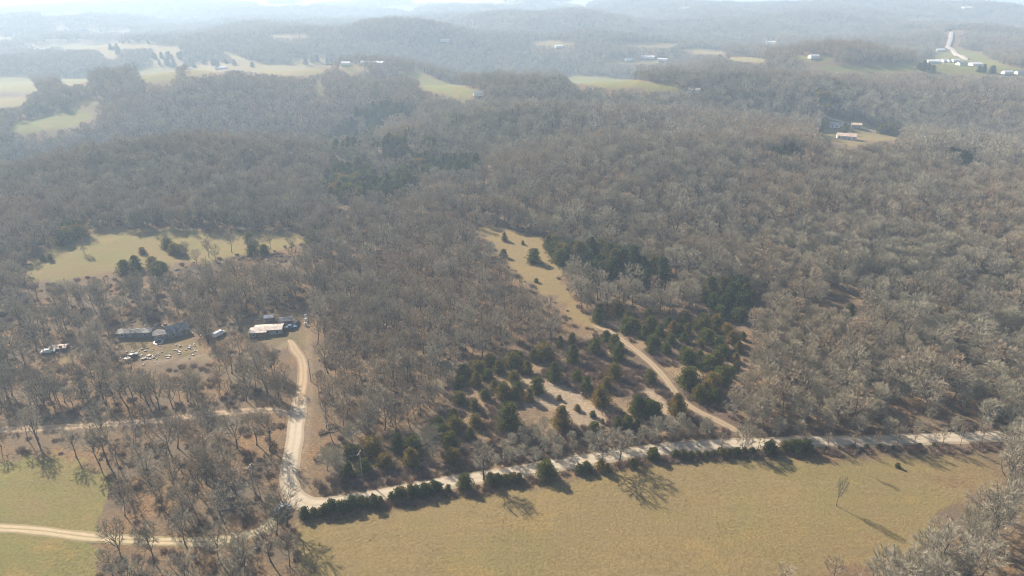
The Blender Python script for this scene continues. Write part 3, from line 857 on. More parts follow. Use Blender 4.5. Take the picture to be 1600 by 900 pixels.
for x, y in in_poly([(740, 738), (800, 690), (850, 672), (872, 690), (930, 690), (1000, 682), (1060, 668), (1125, 678), (1000, 698), (850, 722)], 34, 3.5, 77):
    L = KINDS['round']; pr = L[random.randrange(5)]
    BT.append(plant('bare_tree', pr, x, y, random.uniform(0, 6.28), random.uniform(.28, .5), 'low pale bare sapling in the scrub between the clearing and the gravel road', 'bare tree', 'pale saplings between clearing and road'))
    taken.append((x, y, 2))
for x, y in in_poly([(240, 402), (330, 396), (420, 388), (470, 384), (470, 398), (400, 408), (260, 424)], 8, 6, 78):
    pr = KINDS['oak'][random.randrange(5)]
    BT.append(plant('bare_tree', pr, x, y, random.uniform(0, 6.28), random.uniform(.55, .8), 'thin bare tree along the lower rim of the mid-left pasture', 'bare tree', 'bare trees at the rim of the left pasture'))

# ------------------------------------------------------------------ buildings, vehicles and yard things
def paint(name, col, rough=.7, var=.12, spec=.3, metal=0.):
    m, t, b = mat(name, rough, spec); pos = N(t, 'ShaderNodeTexCoord').outputs['Object']
    n = noise(t, pos, .9, 5, .7)
    lo = tuple(c*(1-var*2) for c in col); hi = tuple(min(1, c*(1+var)) for c in col)
    t.links.new(ramp(t, n, [(.35, lo), (.62, hi)]), b.inputs['Base Color']); b.inputs['Metallic'].default_value = metal
    return m
M['white_wall'] = paint('white_siding', (.70, .69, .66)); M['tan_wall'] = paint('tan_siding', (.42, .35, .26)); M['grey_wall'] = paint('grey_siding', (.34, .35, .36))
M['brown_wall'] = paint('weathered_boards', (.20, .15, .11), .9, .3)
M['pale_roof'] = paint('pale_coated_roof', (.44, .37, .31), .8, .22); M['grey_roof'] = paint('grey_sheet_roof', (.27, .27, .26), .6, .35, .2)
M['worn_roof'] = paint('weathered_grey_brown_roof', (.17, .155, .14), .85, .35)
M['old_wall'] = paint('dull_grey_siding', (.20, .21, .215), .8, .2)
M['dark_roof'] = paint('dark_shingle_roof', (.13, .13, .14), .9, .2); M['white_roof'] = paint('white_sheet_roof', (.60, .585, .56), .5, .12)
M['tan_roof'] = paint('rust_tinged_roof', (.55, .40, .30), .7, .3)
M['glass'] = paint('window_glass', (.03, .04, .05), .1, .0, .8); M['door'] = paint('door_paint', (.22, .12, .08))
M['wood_pole'] = paint('weathered_pole_wood', (.34, .30, .25), .9, .15); M['wire'] = paint('wire', (.4, .4, .4), .5, 0)
M['rubber'] = paint('tyre_rubber', (.025, .025, .025), .9); M['chrome'] = paint('wheel_metal', (.5, .5, .5), .35, .05, .6, .6)
M['lamp_glass'] = paint('lamp_glass', (.7, .7, .68), .2, 0)
for nm_, c_ in (('car_teal', (.075, .10, .10)), ('car_blue', (.05, .09, .17)), ('car_dark', (.05, .055, .06)), ('car_white', (.72, .72, .70)), ('car_rust', (.20, .10, .06))):
    M[nm_] = paint(nm_.replace('car_', 'car_paint_'), c_, .3, .05, .6)

def building(name, px, py, L, W, Hw, rise, deg, wall, roof, label, cat, windows=True, over=.35, door=True):
    x, y, z = at(px, py); e = empty(name, (x, y, z-.15), R(deg)); tag(e, label, cat)
    mb = MB(); l, w_ = L/2, W/2
    mb.box((0, 0, Hw/2), (L, W, Hw))
    for s_ in (-1, 1):
        a, b, c = (s_*l, -w_, Hw), (s_*l, w_, Hw), (s_*l, 0, Hw+rise)
        mb.tri(a, b, c) if s_ > 0 else mb.tri(b, a, c)
    obj('wall', mb.mesh('wall', M[wall]), e)
    rf = MB(); lo, wo = l+over, w_+over; dz = rise*over/w_ if rise else 0; th = .14
    for s_ in (-1, 1):
        p = [(-lo, s_*wo, Hw-dz+.03), (lo, s_*wo, Hw-dz+.03), (lo, 0, Hw+rise+.03), (-lo, 0, Hw+rise+.03)]
        q = [(a, b, c+th) for a, b, c in p]
        rf.quad(*q) if s_ < 0 else rf.quad(*q[::-1])
        rf.quad(*p[::-1]) if s_ < 0 else rf.quad(*p)
        rf.quad(p[0], p[1], q[1], q[0]); rf.quad(p[1], p[2], q[2], q[1]); rf.quad(p[3], p[0], q[0], q[3])
    r_ = obj('roof', rf.mesh('roof', M[roof]), e)
    if windows:
        me = None; n = max(2, int(L/3.2))
        wm = MB(); wm.box((0, 0, 0), (1.15, .08, 1.0)); me = wm.mesh('window', M['white_wall'])
        pm = MB(); pm.box((0, 0, 0), (.95, .11, .8)); pme = pm.mesh('pane', M['glass'])
        for k in range(n):
            for s_ in (-1, 1):
                if door and s_ < 0 and k == n//2: continue
                f = obj('window', me, e, ((-l+(k+.5)*L/n), s_*(w_+.02), Hw*.58)); obj('pane', pme, f)
    if door:
        dm = MB(); dm.box((0, 0, 0), (.95, .08, 2.0)); d = obj('door', dm.mesh('door', M['door']), e, (-l+(max(2, int(L/3.2))//2+.5)*L/max(2, int(L/3.2)), -w_-.02, 1.05))
    taken.append((x, y, max(L, W)/2)); return e

BUILT = [
 # near homestead
 ('mobile_home', 421, 519, 10, 4.6, 2.2, .45, 8, 'grey_wall', 'pale_roof', 'long pale roofed mobile home at the top of the curved driveway', 'mobile home'),
 ('carport', 405, 523, 6.0, 4.2, 2.1, .25, 8, 'brown_wall', 'pale_roof', 'low lean-to with pinkish pale roof against the left end of the mobile home', 'carport'),
 ('shed', 447, 506, 4.6, 3.4, 2.2, .6, 10, 'brown_wall', 'dark_roof', 'dark roofed shed behind the truck, right of the mobile home', 'shed'),
 ('garden_shed', 421, 501, 3.0, 2.2, 2.0, .3, 12, 'brown_wall', 'white_roof', 'tiny white roofed hut behind the mobile home beside a dark tree trunk', 'shed'),
 ('mobile_home', 213, 524, 12.5, 3.6, 2.1, .3, 5, 'old_wall', 'worn_roof', 'long weathered grey mobile home among bare trees above the scrap heaps', 'mobile home'),
 ('barn', 277, 521, 7.5, 5.6, 2.2, 1.9, 38, 'old_wall', 'grey_roof', 'steep grey metal roofed barn right of the long grey mobile home', 'barn'),
 ('garage', 256, 527, 6.0, 4.0, 2.3, .5, 20, 'old_wall', 'worn_roof', 'small grey lean-to garage between the barn and the round pool', 'garage'),
 ('collapsed_shed', 92, 545, 5.5, 2.8, 1.0, .3, 12, 'brown_wall', 'tan_roof', 'collapsed low shed with pale boards in the grassy yard farthest left', 'shed'),
 # far homestead on the right
 ('farmhouse', 1309, 199, 15, 8, 3.0, 2.0, -14, 'white_wall', 'grey_roof', 'grey roofed white farmhouse behind a round cedar on the distant lawn', 'house'),
 ('garage', 1337, 199, 9, 7, 3.0, 1.4, -14, 'tan_wall', 'tan_roof', 'small tan garage just right of the grey roofed farmhouse', 'garage'),
 ('barn', 1322, 217, 15, 9, 3.2, 1.8, -20, 'white_wall', 'tan_roof', 'long white barn with rust tinged roof below the farmhouse', 'barn'),
]
for b_ in BUILT:
    building(*b_[:10], b_[10], b_[11])
FARM = [
 (1458, 99, 22, 12, 'white_roof', 'leftmost white barn of the bright distant farm on the green ridge'),
 (1467, 97, 14, 9, 'white_roof', 'second white farm building from the left on the distant green ridge'),
 (1476, 97, 16, 10, 'white_roof', 'white distant farm building left of a dark roofed one'),
 (1484, 97, 14, 10, 'dark_roof', 'only dark roofed building in the distant farm row'),
 (1492, 97, 16, 10, 'white_roof', 'white distant farm building right of the dark roofed one'),
 (1502, 102, 18, 10, 'grey_roof', 'grey roofed farm building set lower than the white row on the ridge'),
 (1523, 103, 20, 13, 'white_roof', 'bright white barn standing alone on the right of the distant farm'),
 (1468, 80, 22, 12, 'white_roof', 'long white barn beside the foot of the distant pale road'),
 (1573, 116, 16, 9, 'white_roof', 'small white house at the lower edge of the green ridge pasture'),
 (1592, 116, 13, 8, 'grey_roof', 'small grey roofed house at the right frame edge of the ridge pasture'),
 (540, 102, 16, 12, 'white_roof', 'white barn at the edge of the hazy valley fields'),
 (583, 101, 46, 12, 'white_roof', 'very long white poultry house in the hazy valley'),
 (748, 149, 15, 9, 'grey_roof', 'grey roofed house at the tip of the wedge shaped green field'),
 (873, 74, 20, 12, 'white_roof', 'lone white building in hazy woods beyond the central field'),
 (1012, 91, 34, 14, 'white_roof', 'larger white building of a distant settlement in the woods'),
 (982, 95, 18, 10, 'grey_roof', 'grey building left of the larger white one in the distant settlement'),
 (1035, 95, 24, 10, 'white_roof', 'low white building right of the larger one in the distant settlement'),
 (1084, 145, 16, 9, 'pale_roof', 'pale cottage at the eastern tip of the central green ridge field'),
 (349, 108, 16, 9, 'white_roof', 'white house at the lower rim of the hazy tan field'),
 (341, 109, 12, 7, 'pale_roof', 'pale shed next to the white house by the hazy tan field'),
 (1204, 68, 24, 14, 'white_roof', 'tiny white building alone in the hazy woods left of the pale road'),
 (1512, 13, 60, 30, 'white_roof', 'faint white building near the horizon above the pale road'),
 (1271, 91, 18, 9, 'white_roof', 'white house in the small green field of the hazy ridge'),
 (695, 65, 24, 12, 'pale_roof', 'pale house on top of the hazy bluff'),
]
for px, py, L_, W_, rf_, lab in FARM:
    building('farm_building', px, py, L_*.72, W_*.8, 3.2, 1.8, random.choice([-12, 6, 14]), 'white_wall', rf_, lab, 'building', windows=False, door=False)

# round pool wall: two rims, one fallen
def ring(name, px, py, rad, h, label, tilt=0.):
    x, y, z = at(px, py); e = empty(name, (x, y, z)); tag(e, label, 'pool'); e.rotation_euler = (tilt, 0, 0)
    for nm_, r0_, r1_, z0_, z1_, mt_ in (('wall', rad, rad-.08, 0, h, 'grey_wall'), ('rim', rad+.2, rad-.22, h+.005, h+.10, 'white_roof')):
        mb = MB(); n = 20
        for k in range(n):
            a, b = 2*math.pi*k/n, 2*math.pi*(k+1)/n; ca, sa, cb, sb = math.cos(a), math.sin(a), math.cos(b), math.sin(b)
            mb.quad((ca*r0_, sa*r0_, z0_), (cb*r0_, sb*r0_, z0_), (cb*r0_, sb*r0_, z1_), (ca*r0_, sa*r0_, z1_))
            mb.quad((cb*r1_, sb*r1_, z0_), (ca*r1_, sa*r1_, z0_), (ca*r1_, sa*r1_, z1_), (cb*r1_, sb*r1_, z1_))
            mb.quad((ca*r0_, sa*r0_, z1_), (cb*r0_, sb*r0_, z1_), (cb*r1_, sb*r1_, z1_), (ca*r1_, sa*r1_, z1_))
        obj(nm_, mb.mesh(nm_, M[mt_]), e)
ring('round_pool', 247, 523, 1.9, 1.1, 'empty round above-ground pool with white rim beside the grey garage')
ring('pool_ring', 248, 535, 1.6, .25, 'low white pool ring lying on the ground in front of the round pool', .12)

# vehicles
def vehicle(name, px, py, deg, kind, body, label, cat):
    x, y, z = at(px, py); e = empty(name, (x, y, z), R(deg)); tag(e, label, cat)
    if kind == 'car': prof = [(-2.2, .35), (2.2, .35), (2.25, .75), (1.2, .95), (.5, 1.42), (-1.1, 1.45), (-1.85, .98), (-2.25, .88)]; L_ = 2.2
    elif kind == 'van': prof = [(-2.5, .4), (2.5, .4), (2.55, .95), (1.7, 1.1), (1.1, 1.95), (-2.45, 2.0), (-2.55, 1.1)]; L_ = 2.5
    else: prof = [(-2.6, .5), (2.6, .5), (2.65, 1.0), (1.3, 1.12), (.8, 1.75), (-.5, 1.78), (-.7, 1.12), (-2.6, 1.08)]; L_ = 2.6
    mb = MB(); n = len(prof)
    def wd_(q): return .86 if q < 1.15 else .70
    for (a, b), (c, d) in zip(prof, prof[1:]+prof[:1]):
        mb.quad((c, wd_(d), d), (a, wd_(b), b), (a, -wd_(b), b), (c, -wd_(d), d))
    for s_ in (-1, 1):
        b0 = len(mb.v); mb.v += [(a, s_*wd_(b), b) for a, b in prof]; mb.f.append(tuple(b0+k for k in (range(n) if s_ < 0 else range(n-1, -1, -1)))); mb.m.append(0)
    obj('body', mb.mesh('body', M[body]), e)
    if kind == 'pickup':
        q = MB(); q.box((-1.65, 0, 1.10), (1.7, 1.4, .04)); obj('bed_liner', q.mesh('bed_liner', M['car_dark']), e)
    wm = MB(); wm.tube([(0, -.1, 0), (0, .1, 0)], [.34, .34], 12); wm.f.append(tuple(range(11, -1, -1))); wm.m.append(0); wme = wm.mesh('wheel', M['rubber'])
    rm = MB(); rm.tube([(0, -.12, 0), (0, .12, 0)], [.18, .18], 8); rm.f.append(tuple(range(7, -1, -1))); rm.m.append(0); rme = rm.mesh('rim', M['chrome'])
    for sx in (-1, 1):
        for sy in (-1, 1):
            wl = obj('wheel', wme, e, (sx*L_*.62, sy*.82, .34)); obj('rim', rme, wl)
    i0 = [k for k, p in enumerate(prof) if p[1] > 1.3 and p[0] > 0][-1 if kind != 'van' else 0]
    g = MB()
    f0, f1 = prof[3], prof[4]
    P = [(f0[0]*.9+f1[0]*.1+.03, f0[1]*.9+f1[1]*.1+.02), (f0[0]*.12+f1[0]*.88+.03, f0[1]*.12+f1[1]*.88+.02)]
    g.quad((P[0][0], -.66, P[0][1]), (P[0][0], .66, P[0][1]), (P[1][0], .6, P[1][1]), (P[1][0], -.6, P[1][1]))
    obj('windscreen', g.mesh('windscreen', M['glass']), e)
    for s_ in (-1, 1):
        g = MB(); zt = prof[4][1]-.08; zb = 1.16; yb, yt = .872 if False else .73, .725
        x0_, x1_ = (-1.0 if kind != 'van' else .1), prof[4][0]-.05
        if kind == 'pickup': x0_ = -.45
        g.box(((x0_+x1_)/2, s_*.745, (zt+zb)/2), (x1_-x0_, .03, zt-zb)); obj('side_window', g.mesh('side_window', M['glass']), e)
        h = MB(); h.box((prof[1][0]+.05, s_*.62, .72), (.08, .28, .14)); obj('headlight', h.mesh('headlight', M['lamp_glass']), e)
    taken.append((x, y, 3))
vehicle('parked_car', 440, 800, 52, 'van', 'car_teal', 'grey teal van parked under bare trees at the outer side of the road bend', 'van')
vehicle('parked_pickup', 453, 514, 14, 'pickup', 'car_blue', 'dark blue pickup parked right of the mobile home', 'pickup')
vehicle('parked_car', 462, 507, 80, 'car', 'car_dark', 'dark car behind the blue pickup near the white tanks', 'car')
vehicle('white_van', 343, 524, 62, 'van', 'car_white', 'white van standing alone between the barn and the mobile home', 'van')
vehicle('junk_car', 206, 560, 70, 'pickup', 'car_dark', 'dark stripped pickup in front of the scrap heaps', 'pickup')
vehicle('junk_car', 76, 551, 20, 'car', 'car_white', 'small white car beside the collapsed shed', 'car')
for k, (px, py, lab) in enumerate([(478, 496, 'farthest'), (479, 502, 'middle'), (478, 509, 'nearest')]):
    x, y, z = at(px, py); e = empty('white_tank', (x, y, z)); tag(e, lab+' of three white round tanks beside the cleared strip', 'tank')
    mb = MB(); mb.tube([(0, 0, 0), (0, 0, 1.25), (0, 0, 1.4)], [.6, .6, .45], 12); obj('tank_shell', mb.mesh('tank_shell', M['white_roof']), e)
    mb = MB(); mb.tube([(0, 0, 1.39), (0, 0, 1.5)], [.2, .2], 8); obj('lid', mb.mesh('lid', M['car_dark']), e)

# scrap lying in the yard: one mass, nobody could count it
M['scrap'] = mat('scrap', .6, .3)[0]
_t = M['scrap'].node_tree; _b = _t.nodes['Principled BSDF']; _g = N(_t, 'ShaderNodeNewGeometry')
_n = N(_t, 'ShaderNodeTexWhiteNoise'); _n.noise_dimensions = '1D'; _t.links.new(_g.outputs['Random Per Island'], _n.inputs['W'])
_t.links.new(ramp(_t, _n.outputs['Value'], [(0, (.07, .055, .045)), (.4, (.20, .15, .11)), (.6, (.09, .11, .13)), (.8, (.30, .19, .12)), (.95, (.22, .19, .16)), (1, (.36, .35, .33))]), _b.inputs['Base Color'])
def scrap(name, polys, label):
    mb = MB(); r = random.Random(5)
    for poly, n in polys:
        cs_ = in_poly(poly, max(4, n//14), 2., n+1)
        for x, y in in_poly(poly, n, .4, n):
            if r.random() < .72: q_ = r.choice(cs_); x, y = q_[0]+r.gauss(0, 1.1), q_[1]+r.gauss(0, .9)
            z = float(ground(x, y)); s_ = r.uniform(.2, .75)*(1.6 if r.random() < .12 else 1)
            mb.box((x, y, z+s_*.18), (s_*r.uniform(.5, 1.6), s_*r.uniform(.4, 1.0), s_*r.uniform(.15, .7)), r.uniform(0, 3.1), 0, r.uniform(.7, 1.))
    o = obj(name, mb.mesh(name, M['scrap'])); tag(o, label, 'scrap', None, 'stuff')
scrap('scrap_debris', [([(188, 545), (240, 538), (300, 536), (322, 548), (300, 562), (235, 575), (190, 574)], 190), ([(390, 498), (470, 490), (468, 500), (395, 510)], 60),
                       ([(300, 512), (335, 512), (335, 528), (300, 530)], 45), ([(60, 540), (125, 538), (120, 552), (70, 556)], 40), ([(190, 500), (300, 503), (298, 512), (190, 514)], 40)],
      'scattered pale and rusty scrap between the grey mobile home and the yard track')

# utility poles and their wires
def pole(px, py, Hp, deg, label, arms=True):
    x, y, z = at(px, py); e = empty('utility_pole', (x, y, z), R(deg)); tag(e, label, 'utility pole')
    mb = MB(); mb.tube([(0, 0, -.5), (0, 0, Hp*.5), (0, 0, Hp)], [.19, .16, .12], 8); obj('post', mb.mesh('post', M['wood_pole']), e)
    mb = MB(); mb.box((0, .2, Hp-.6), (2.4, .12, .14)); ca = obj('crossarm', mb.mesh('crossarm', M['wood_pole']), e)
    im = MB(); im.tube([(0, 0, 0), (0, 0, .2)], [.07, .05], 6); ime = im.mesh('insulator', M['lamp_glass'])
    for k in (-1.05, -.5, 1.05): obj('insulator', ime, ca, (k, .2, Hp-.53))
    taken.append((x, y, 2)); return x, y, z, Hp, R(deg)
pA = pole(566, 746, 8.5, 80, 'weathered utility pole in the grass verge before the dark cedar clump')
pB = pole(486, 596, 9.0, 80, 'utility pole on the reddish cleared strip beside the driveway')
pC = pole(398, 770, 9.0, 80, 'utility pole among bare trees left of the road bend')
wb = MB()
for (a, b) in ((pA, pC),):
    for k in (-1.05, -.5, 1.05):
        s_ = Vector((a[0]+k*math.cos(a[4]), a[1]+k*math.sin(a[4]), a[2]+a[3]-.3)); t_ = Vector((b[0]+k*math.cos(b[4]), b[1]+k*math.sin(b[4]), b[2]+b[3]-.3))
        P = [s_.lerp(t_, i/14)-Vector((0, 0, 4*.9*(i/14)*(1-i/14))) for i in range(15)]
        wb.tube(P, [.018]*15, 3)
tag(obj('power_line', wb.mesh('power_line', M['wire'])), 'three sagging wires crossing the road bend between two poles', 'power line')

# fallen logs
for k, (px, py, deg, L_, lab) in enumerate([(300, 757, -55, 5, 'pale fallen log on the orange litter beside a straight oak'), (362, 796, 8, 7, 'long thin grey fallen trunk in the corner wood'),
      (1060, 566, -12, 5, 'pale bleached log on the grass right of the clearing track'), (775, 597, -30, 3, 'short pale log against the left cedar thicket'),
      (515, 676, 20, 5, 'grey fallen trunk in the brown wood near the road'), (700, 700, -20, 3.5, 'small log beside the feathery pale tree')]):
    x, y, z = at(px, py); e = empty('fallen_log', (x, y, z+.15), R(deg)); tag(e, lab, 'log')
    mb = MB(); mb.tube([(-L_/2, 0, 0), (0, .15, .05), (L_/2, 0, .1)], [.2, .16, .07], 6); obj('stem', mb.mesh('stem', M['bark_pale']), e)
    mb = MB(); mb.tube([(L_*.1, .1, .05), (L_*.3, .9, .5)], [.08, .03], 4); mb.tube([(L_*.2, 0, .05), (L_*.42, -.8, .35)], [.07, .02], 4); obj('branch', mb.mesh('branch', M['bark_pale']), e)

# ------------------------------------------------------------------ woodland scatter
def scatter(cell, r0, r1, half=R(43)):
    n = int(2*r1/cell)+2
    gx = (np.arange(n)-n/2)*cell; gy = np.arange(int(r1/cell)+2)*cell
    X, Y = np.meshgrid(gx, gy); X = X.ravel(); Y = Y.ravel()
    X = X+(rng.random(len(X))-.5)*cell*1.05+((Y/cell).astype(int) % 2)*cell/2; Y = Y+(rng.random(len(Y))-.5)*cell*1.05
    d = np.hypot(X, Y); a = np.arctan2(X, Y)
    k = (d > r0) & (d < r1) & (np.abs(a) < half)
    return X[k], Y[k]
# bare trees out to ~1.1 km
X, Y = scatter(4.65, 96, 1650)
Z = ground(X, Y)
PX, PY, DD = project(X, Y, Z)
keep = (PY < 1010)
X, Y, Z, PX, PY, DD = [q[keep] for q in (X, Y, Z, PX, PY, DD)]
u = rng.random(len(X)); u2 = rng.random(len(X)); nz = vnoise(X/60, Y/60, 51); nz2 = vnoise(X/140+5, Y/140, 52)
# which wood a place belongs to
west = inside([(-400, 1100), (-400, 440), (60, 440), (200, 420), (480, 380), (484, 480), (482, 790), (476, 1100)], PX, PY)
sw = west & (PY > 640)
centre = inside([(484, 380), (740, 340), (880, 470), (920, 505), (860, 560), (700, 590), (660, 650), (530, 700), (500, 780), (478, 790), (484, 480)], PX, PY)
east = inside([(880, 380), (1300, 360), (2000, 380), (2000, 700), (1160, 690), (1100, 640), (1180, 500), (930, 480)], PX, PY)
se = PY > 700
kind = np.where(u < .35, 0, np.where(u < .72, 1, 2))
kind = np.where(west, np.where(u < .62, 0, 2), kind)
kind = np.where(centre, np.where(u < .22+.3*(nz > .6), 0, 2), kind)
kind = np.where(east, np.where(u < .12, 0, np.where(u < .25, 2, 1)), kind)
kind = np.where(se & ~west, np.where(u < .4, 1, 0), kind)
mid = ~(west | centre | east | se)
kind = np.where(mid, np.where(nz2 > .55, np.where(u < .75, 1, 0), np.where(u < .45, 2, np.where(u < .7, 0, 1))), kind)
Hk = np.array([14., 11.5, 11.5])[kind]; sc = .78+.42*u2
sc = np.where(centre | (west & ~sw), sc*.84, sc*np.where(sw, .86, 1.))
sc = np.where(kind == 1, sc*np.where(nz > .55, .92, .72), sc)
Ht = Hk*sc
bad = cleared(X, Y, Ht, np.array([4., 4.2, 2.5])[kind]*sc)
# sparser woods
u3 = rng.random(len(X)); u4 = rng.random(len(X))
bad |= west & ~sw & (u3 < .12)
bad |= east & (u3 < .04)
bad |= (DD > 700) & (u3 < .22)
bad |= sw & (u3 < .42)
bad |= west & inside([(0, 480), (480, 480), (480, 560), (0, 600)], PX, PY) & (u3 < .42)
for _P, _w, _p in ((ROAD_WEST, 12, .84), (DRIVE, 13, .8), (TRACK_SW, 10, .6), (ROAD_MAIN[-60:], 15, .75)):
    _q = np.array(_P); _x, _y, _d = project(_q[:, 0], _q[:, 1], ground(_q[:, 0], _q[:, 1]))
    _mx, _my, _d = project(X, Y, Z+Ht*.66)
    bad |= west & (dist_line(list(zip(_x, _y)), _mx, _my) < _w) & (u4 < _p)
bad |= (dist_line(ROAD_MAIN, X, Y) < 9) & (PX > 490) & (PY > 690)
FARCED = [([(240, 88), (284, 86), (284, 103), (238, 103)], 14), ([(165, 76), (190, 75), (186, 90), (168, 88)], 6), ([(300, 96), (400, 98), (400, 110), (296, 108)], 8), ([(460, 92), (520, 94), (510, 102), (470, 103)], 5), ([(1422, 104), (1600, 112), (1598, 117), (1430, 112)], 7), ([(516, 300), (530, 272), (560, 268), (572, 290), (560, 308), (530, 318)], 46), ([(560, 296), (600, 292), (645, 296), (640, 312), (590, 322), (560, 316)], 46),
          ([(628, 276), (660, 256), (692, 262), (680, 282), (640, 292)], 34), ([(512, 215), (545, 192), (590, 200), (600, 228), (560, 250), (520, 240)], 60), ([(600, 232), (625, 228), (640, 250), (610, 262)], 18),
          ([(690, 262), (740, 256), (762, 274), (720, 290)], 24), ([(555, 180), (600, 172), (650, 180), (600, 195)], 26), ([(885, 400), (940, 405), (1000, 430), (1040, 440), (1000, 450), (930, 440)], 26),
          ([(1200, 250), (1230, 244), (1245, 256), (1210, 262)], 10), ([(1480, 250), (1520, 258), (1510, 272), (1470, 262)], 14), ([(1100, 470), (1160, 455), (1190, 480), (1130, 492)], 9)]
fc = [p for poly, n in FARCED for p in in_poly(poly, n, 4.5, n)]
fcx, fcy = np.array(fc).T
for _x, _y in fc: bad |= ((X-_x)**2+(Y+4-_y)**2) < 62
for tx, ty, tr in taken: bad |= ((X-tx)**2+(Y-ty)**2) < tr*tr
ok = ~bad
X, Y, Z, PX, PY, DD, kind, sc, u, u2, west, sw, centre, east, se = [q[ok] for q in (X, Y, Z, PX, PY, DD, kind, sc, u, u2, west, sw, centre, east, se)]
# the nearest ones in view become things of their own
order = np.argsort(DD)
inview = [i for i in order if -15 < PX[i] < 1615 and PY[i]-60*150/DD[i] < 900]
pick = inview[:max(0, 300-len(BT))]
names = ['oak', 'round', 'pole']
rest = np.ones(len(X), bool)
for i in pick:
    k = names[kind[i]]; L = KINDS[k]; pr = L[int(u2[i]*97) % len(L)]
    if west[i] and PY[i] > 835: lab, g = 'leafless tree in the corner wood below the field track', 'bare trees below the field track'
    elif west[i] and PX[i] < 200 : lab, g = 'leafless tree in the wood between the dirt road and the green field', 'bare trees above the green field'
    elif west[i]:
        ds = [float(dist_line(P_, X[i:i+1], Y[i:i+1])[0]) for P_ in (ROAD_WEST, TRACK_SW, ROAD_MAIN)]; j_ = int(np.argmin(ds))
        g = 'bare trees on the orange litter ' + (('beside the dirt road', 'beside the field track', 'beside the gravel road bend')[j_] if ds[j_] < 12 else 'away from any road')
        lab = ('tall' if sc[i] > .86 else 'smaller') + ' leafless tree on orange litter ' + (('beside the western dirt road', 'beside the field track', 'by the gravel road bend')[j_] if ds[j_] < 12 else 'away from every road')
    elif se[i] and PX[i] > 1120: lab, g = 'pale leafless tree in the scrub wood at the lower corner of the pasture', 'bare trees in the pasture corner wood'
    elif PX[i] < 900: lab, g = (('tall' if sc[i] > .85 else 'smaller')+(' leafless tree of the brown middle wood close behind the cedars' if PX[i] > 600 else ' leafless tree of the brown wood right of the gravel road')), 'bare trees of the brown middle wood'
    else:
        part_ = 'beside the clearing trail' if PX[i] < 1250 else ('above the mid eastern road' if PX[i] < 1430 else 'above the road end at the frame edge')
        lab, g = ('large' if sc[i] > .85 else 'small')+' pale leafless tree fronting the east wood '+part_, 'bare trees at the front of the east wood'
    plant('bare_tree', pr, float(X[i]), float(Y[i]), float(u[i]*6.28*5), float(sc[i]), lab, 'bare tree', g, tilt=.05)
    rest[i] = False

# prototypes for the mass of the wood: joined trunk and crown, plus grove patches for far away
proto = bpy.data.collections.new('woodland_prototypes')
order_names = []
def join_mesh(name, parts, mats):
    """parts: list of (MB, material slot, offset, scale)"""
    V, F, MI = [], [], []
    for mb, mi, off, s, rot in parts:
        n = len(V); c, sn = math.cos(rot)*s, math.sin(rot)*s
        V += [(off[0]+a*c-b*sn, off[1]+a*sn+b*c, off[2]+z*s) for a, b, z in mb.v]
        F += [tuple(q+n for q in f) for f in mb.f]; MI += [mi]*len(mb.f)
    me = bpy.data.meshes.new(name); me.from_pydata(V, [], F)
    for m in mats: me.materials.append(m)
    me.polygons.foreach_set('material_index', MI); me.update(); return me
def add_proto(me):
    nm = 'prototype_%03d' % len(order_names)
    o = bpy.data.objects.new(nm, me); proto.objects.link(o); order_names.append(nm); return len(order_names)-1
P_NEAR = []
def two(pair, mats=None):
    a, b = pair[0], pair[1]
    me = bpy.data.meshes.new('tree'); V, F, MI = [], [], []
    for k, s in enumerate((a, b)):
        n = len(V); co = np.empty(len(s.vertices)*3, np.float32); s.vertices.foreach_get('co', co)
        V += co.reshape(-1, 3).tolist(); F += [tuple(v+n for v in p.vertices) for p in s.polygons]; MI += [k]*len(s.polygons)
    me.from_pydata(V, [], F); me.materials.append(a.materials[0]); me.materials.append(b.materials[0])
    me.polygons.foreach_set('material_index', MI); return me
for k in names: P_NEAR.append([add_proto(two(p)) for p in KINDS[k]])
# lighter trees for beyond ~450 m
LODP = {'oak': ('twig_grey', 'bark', dict(H=14, W=8.8, z0=.36, limbs=8, br=4, tw=15, tww=.13, twl=1.5, r0=.26, near=False)),
        'round': ('twig_pale', 'bark_pale', dict(H=11.5, W=8.4, z0=.12, limbs=9, br=5, tw=15, tww=.14, twl=1.5, r0=.2, forks=2, near=False)),
        'pole': ('twig_brown', 'bark', dict(H=11.5, W=6.0, z0=.34, limbs=7, br=3, tw=14, tww=.12, twl=1.3, r0=.16, near=False, top=.75))}
P_MID = []; mid_mb = {}
for k in names:
    tw_, bk_, kw = LODP[k]; L = []; mid_mb[k] = []
    for i in range(4):
        T, K = bare_tree(500+i*7+len(k), **kw)
        mid_mb[k].append((T, K))
        L.append(add_proto(join_mesh('tree', [(T, 0, (0, 0, 0), 1, 0), (K, 1, (0, 0, 0), 1, 0)], [M[bk_], M[tw_]])))
    P_MID.append(L)
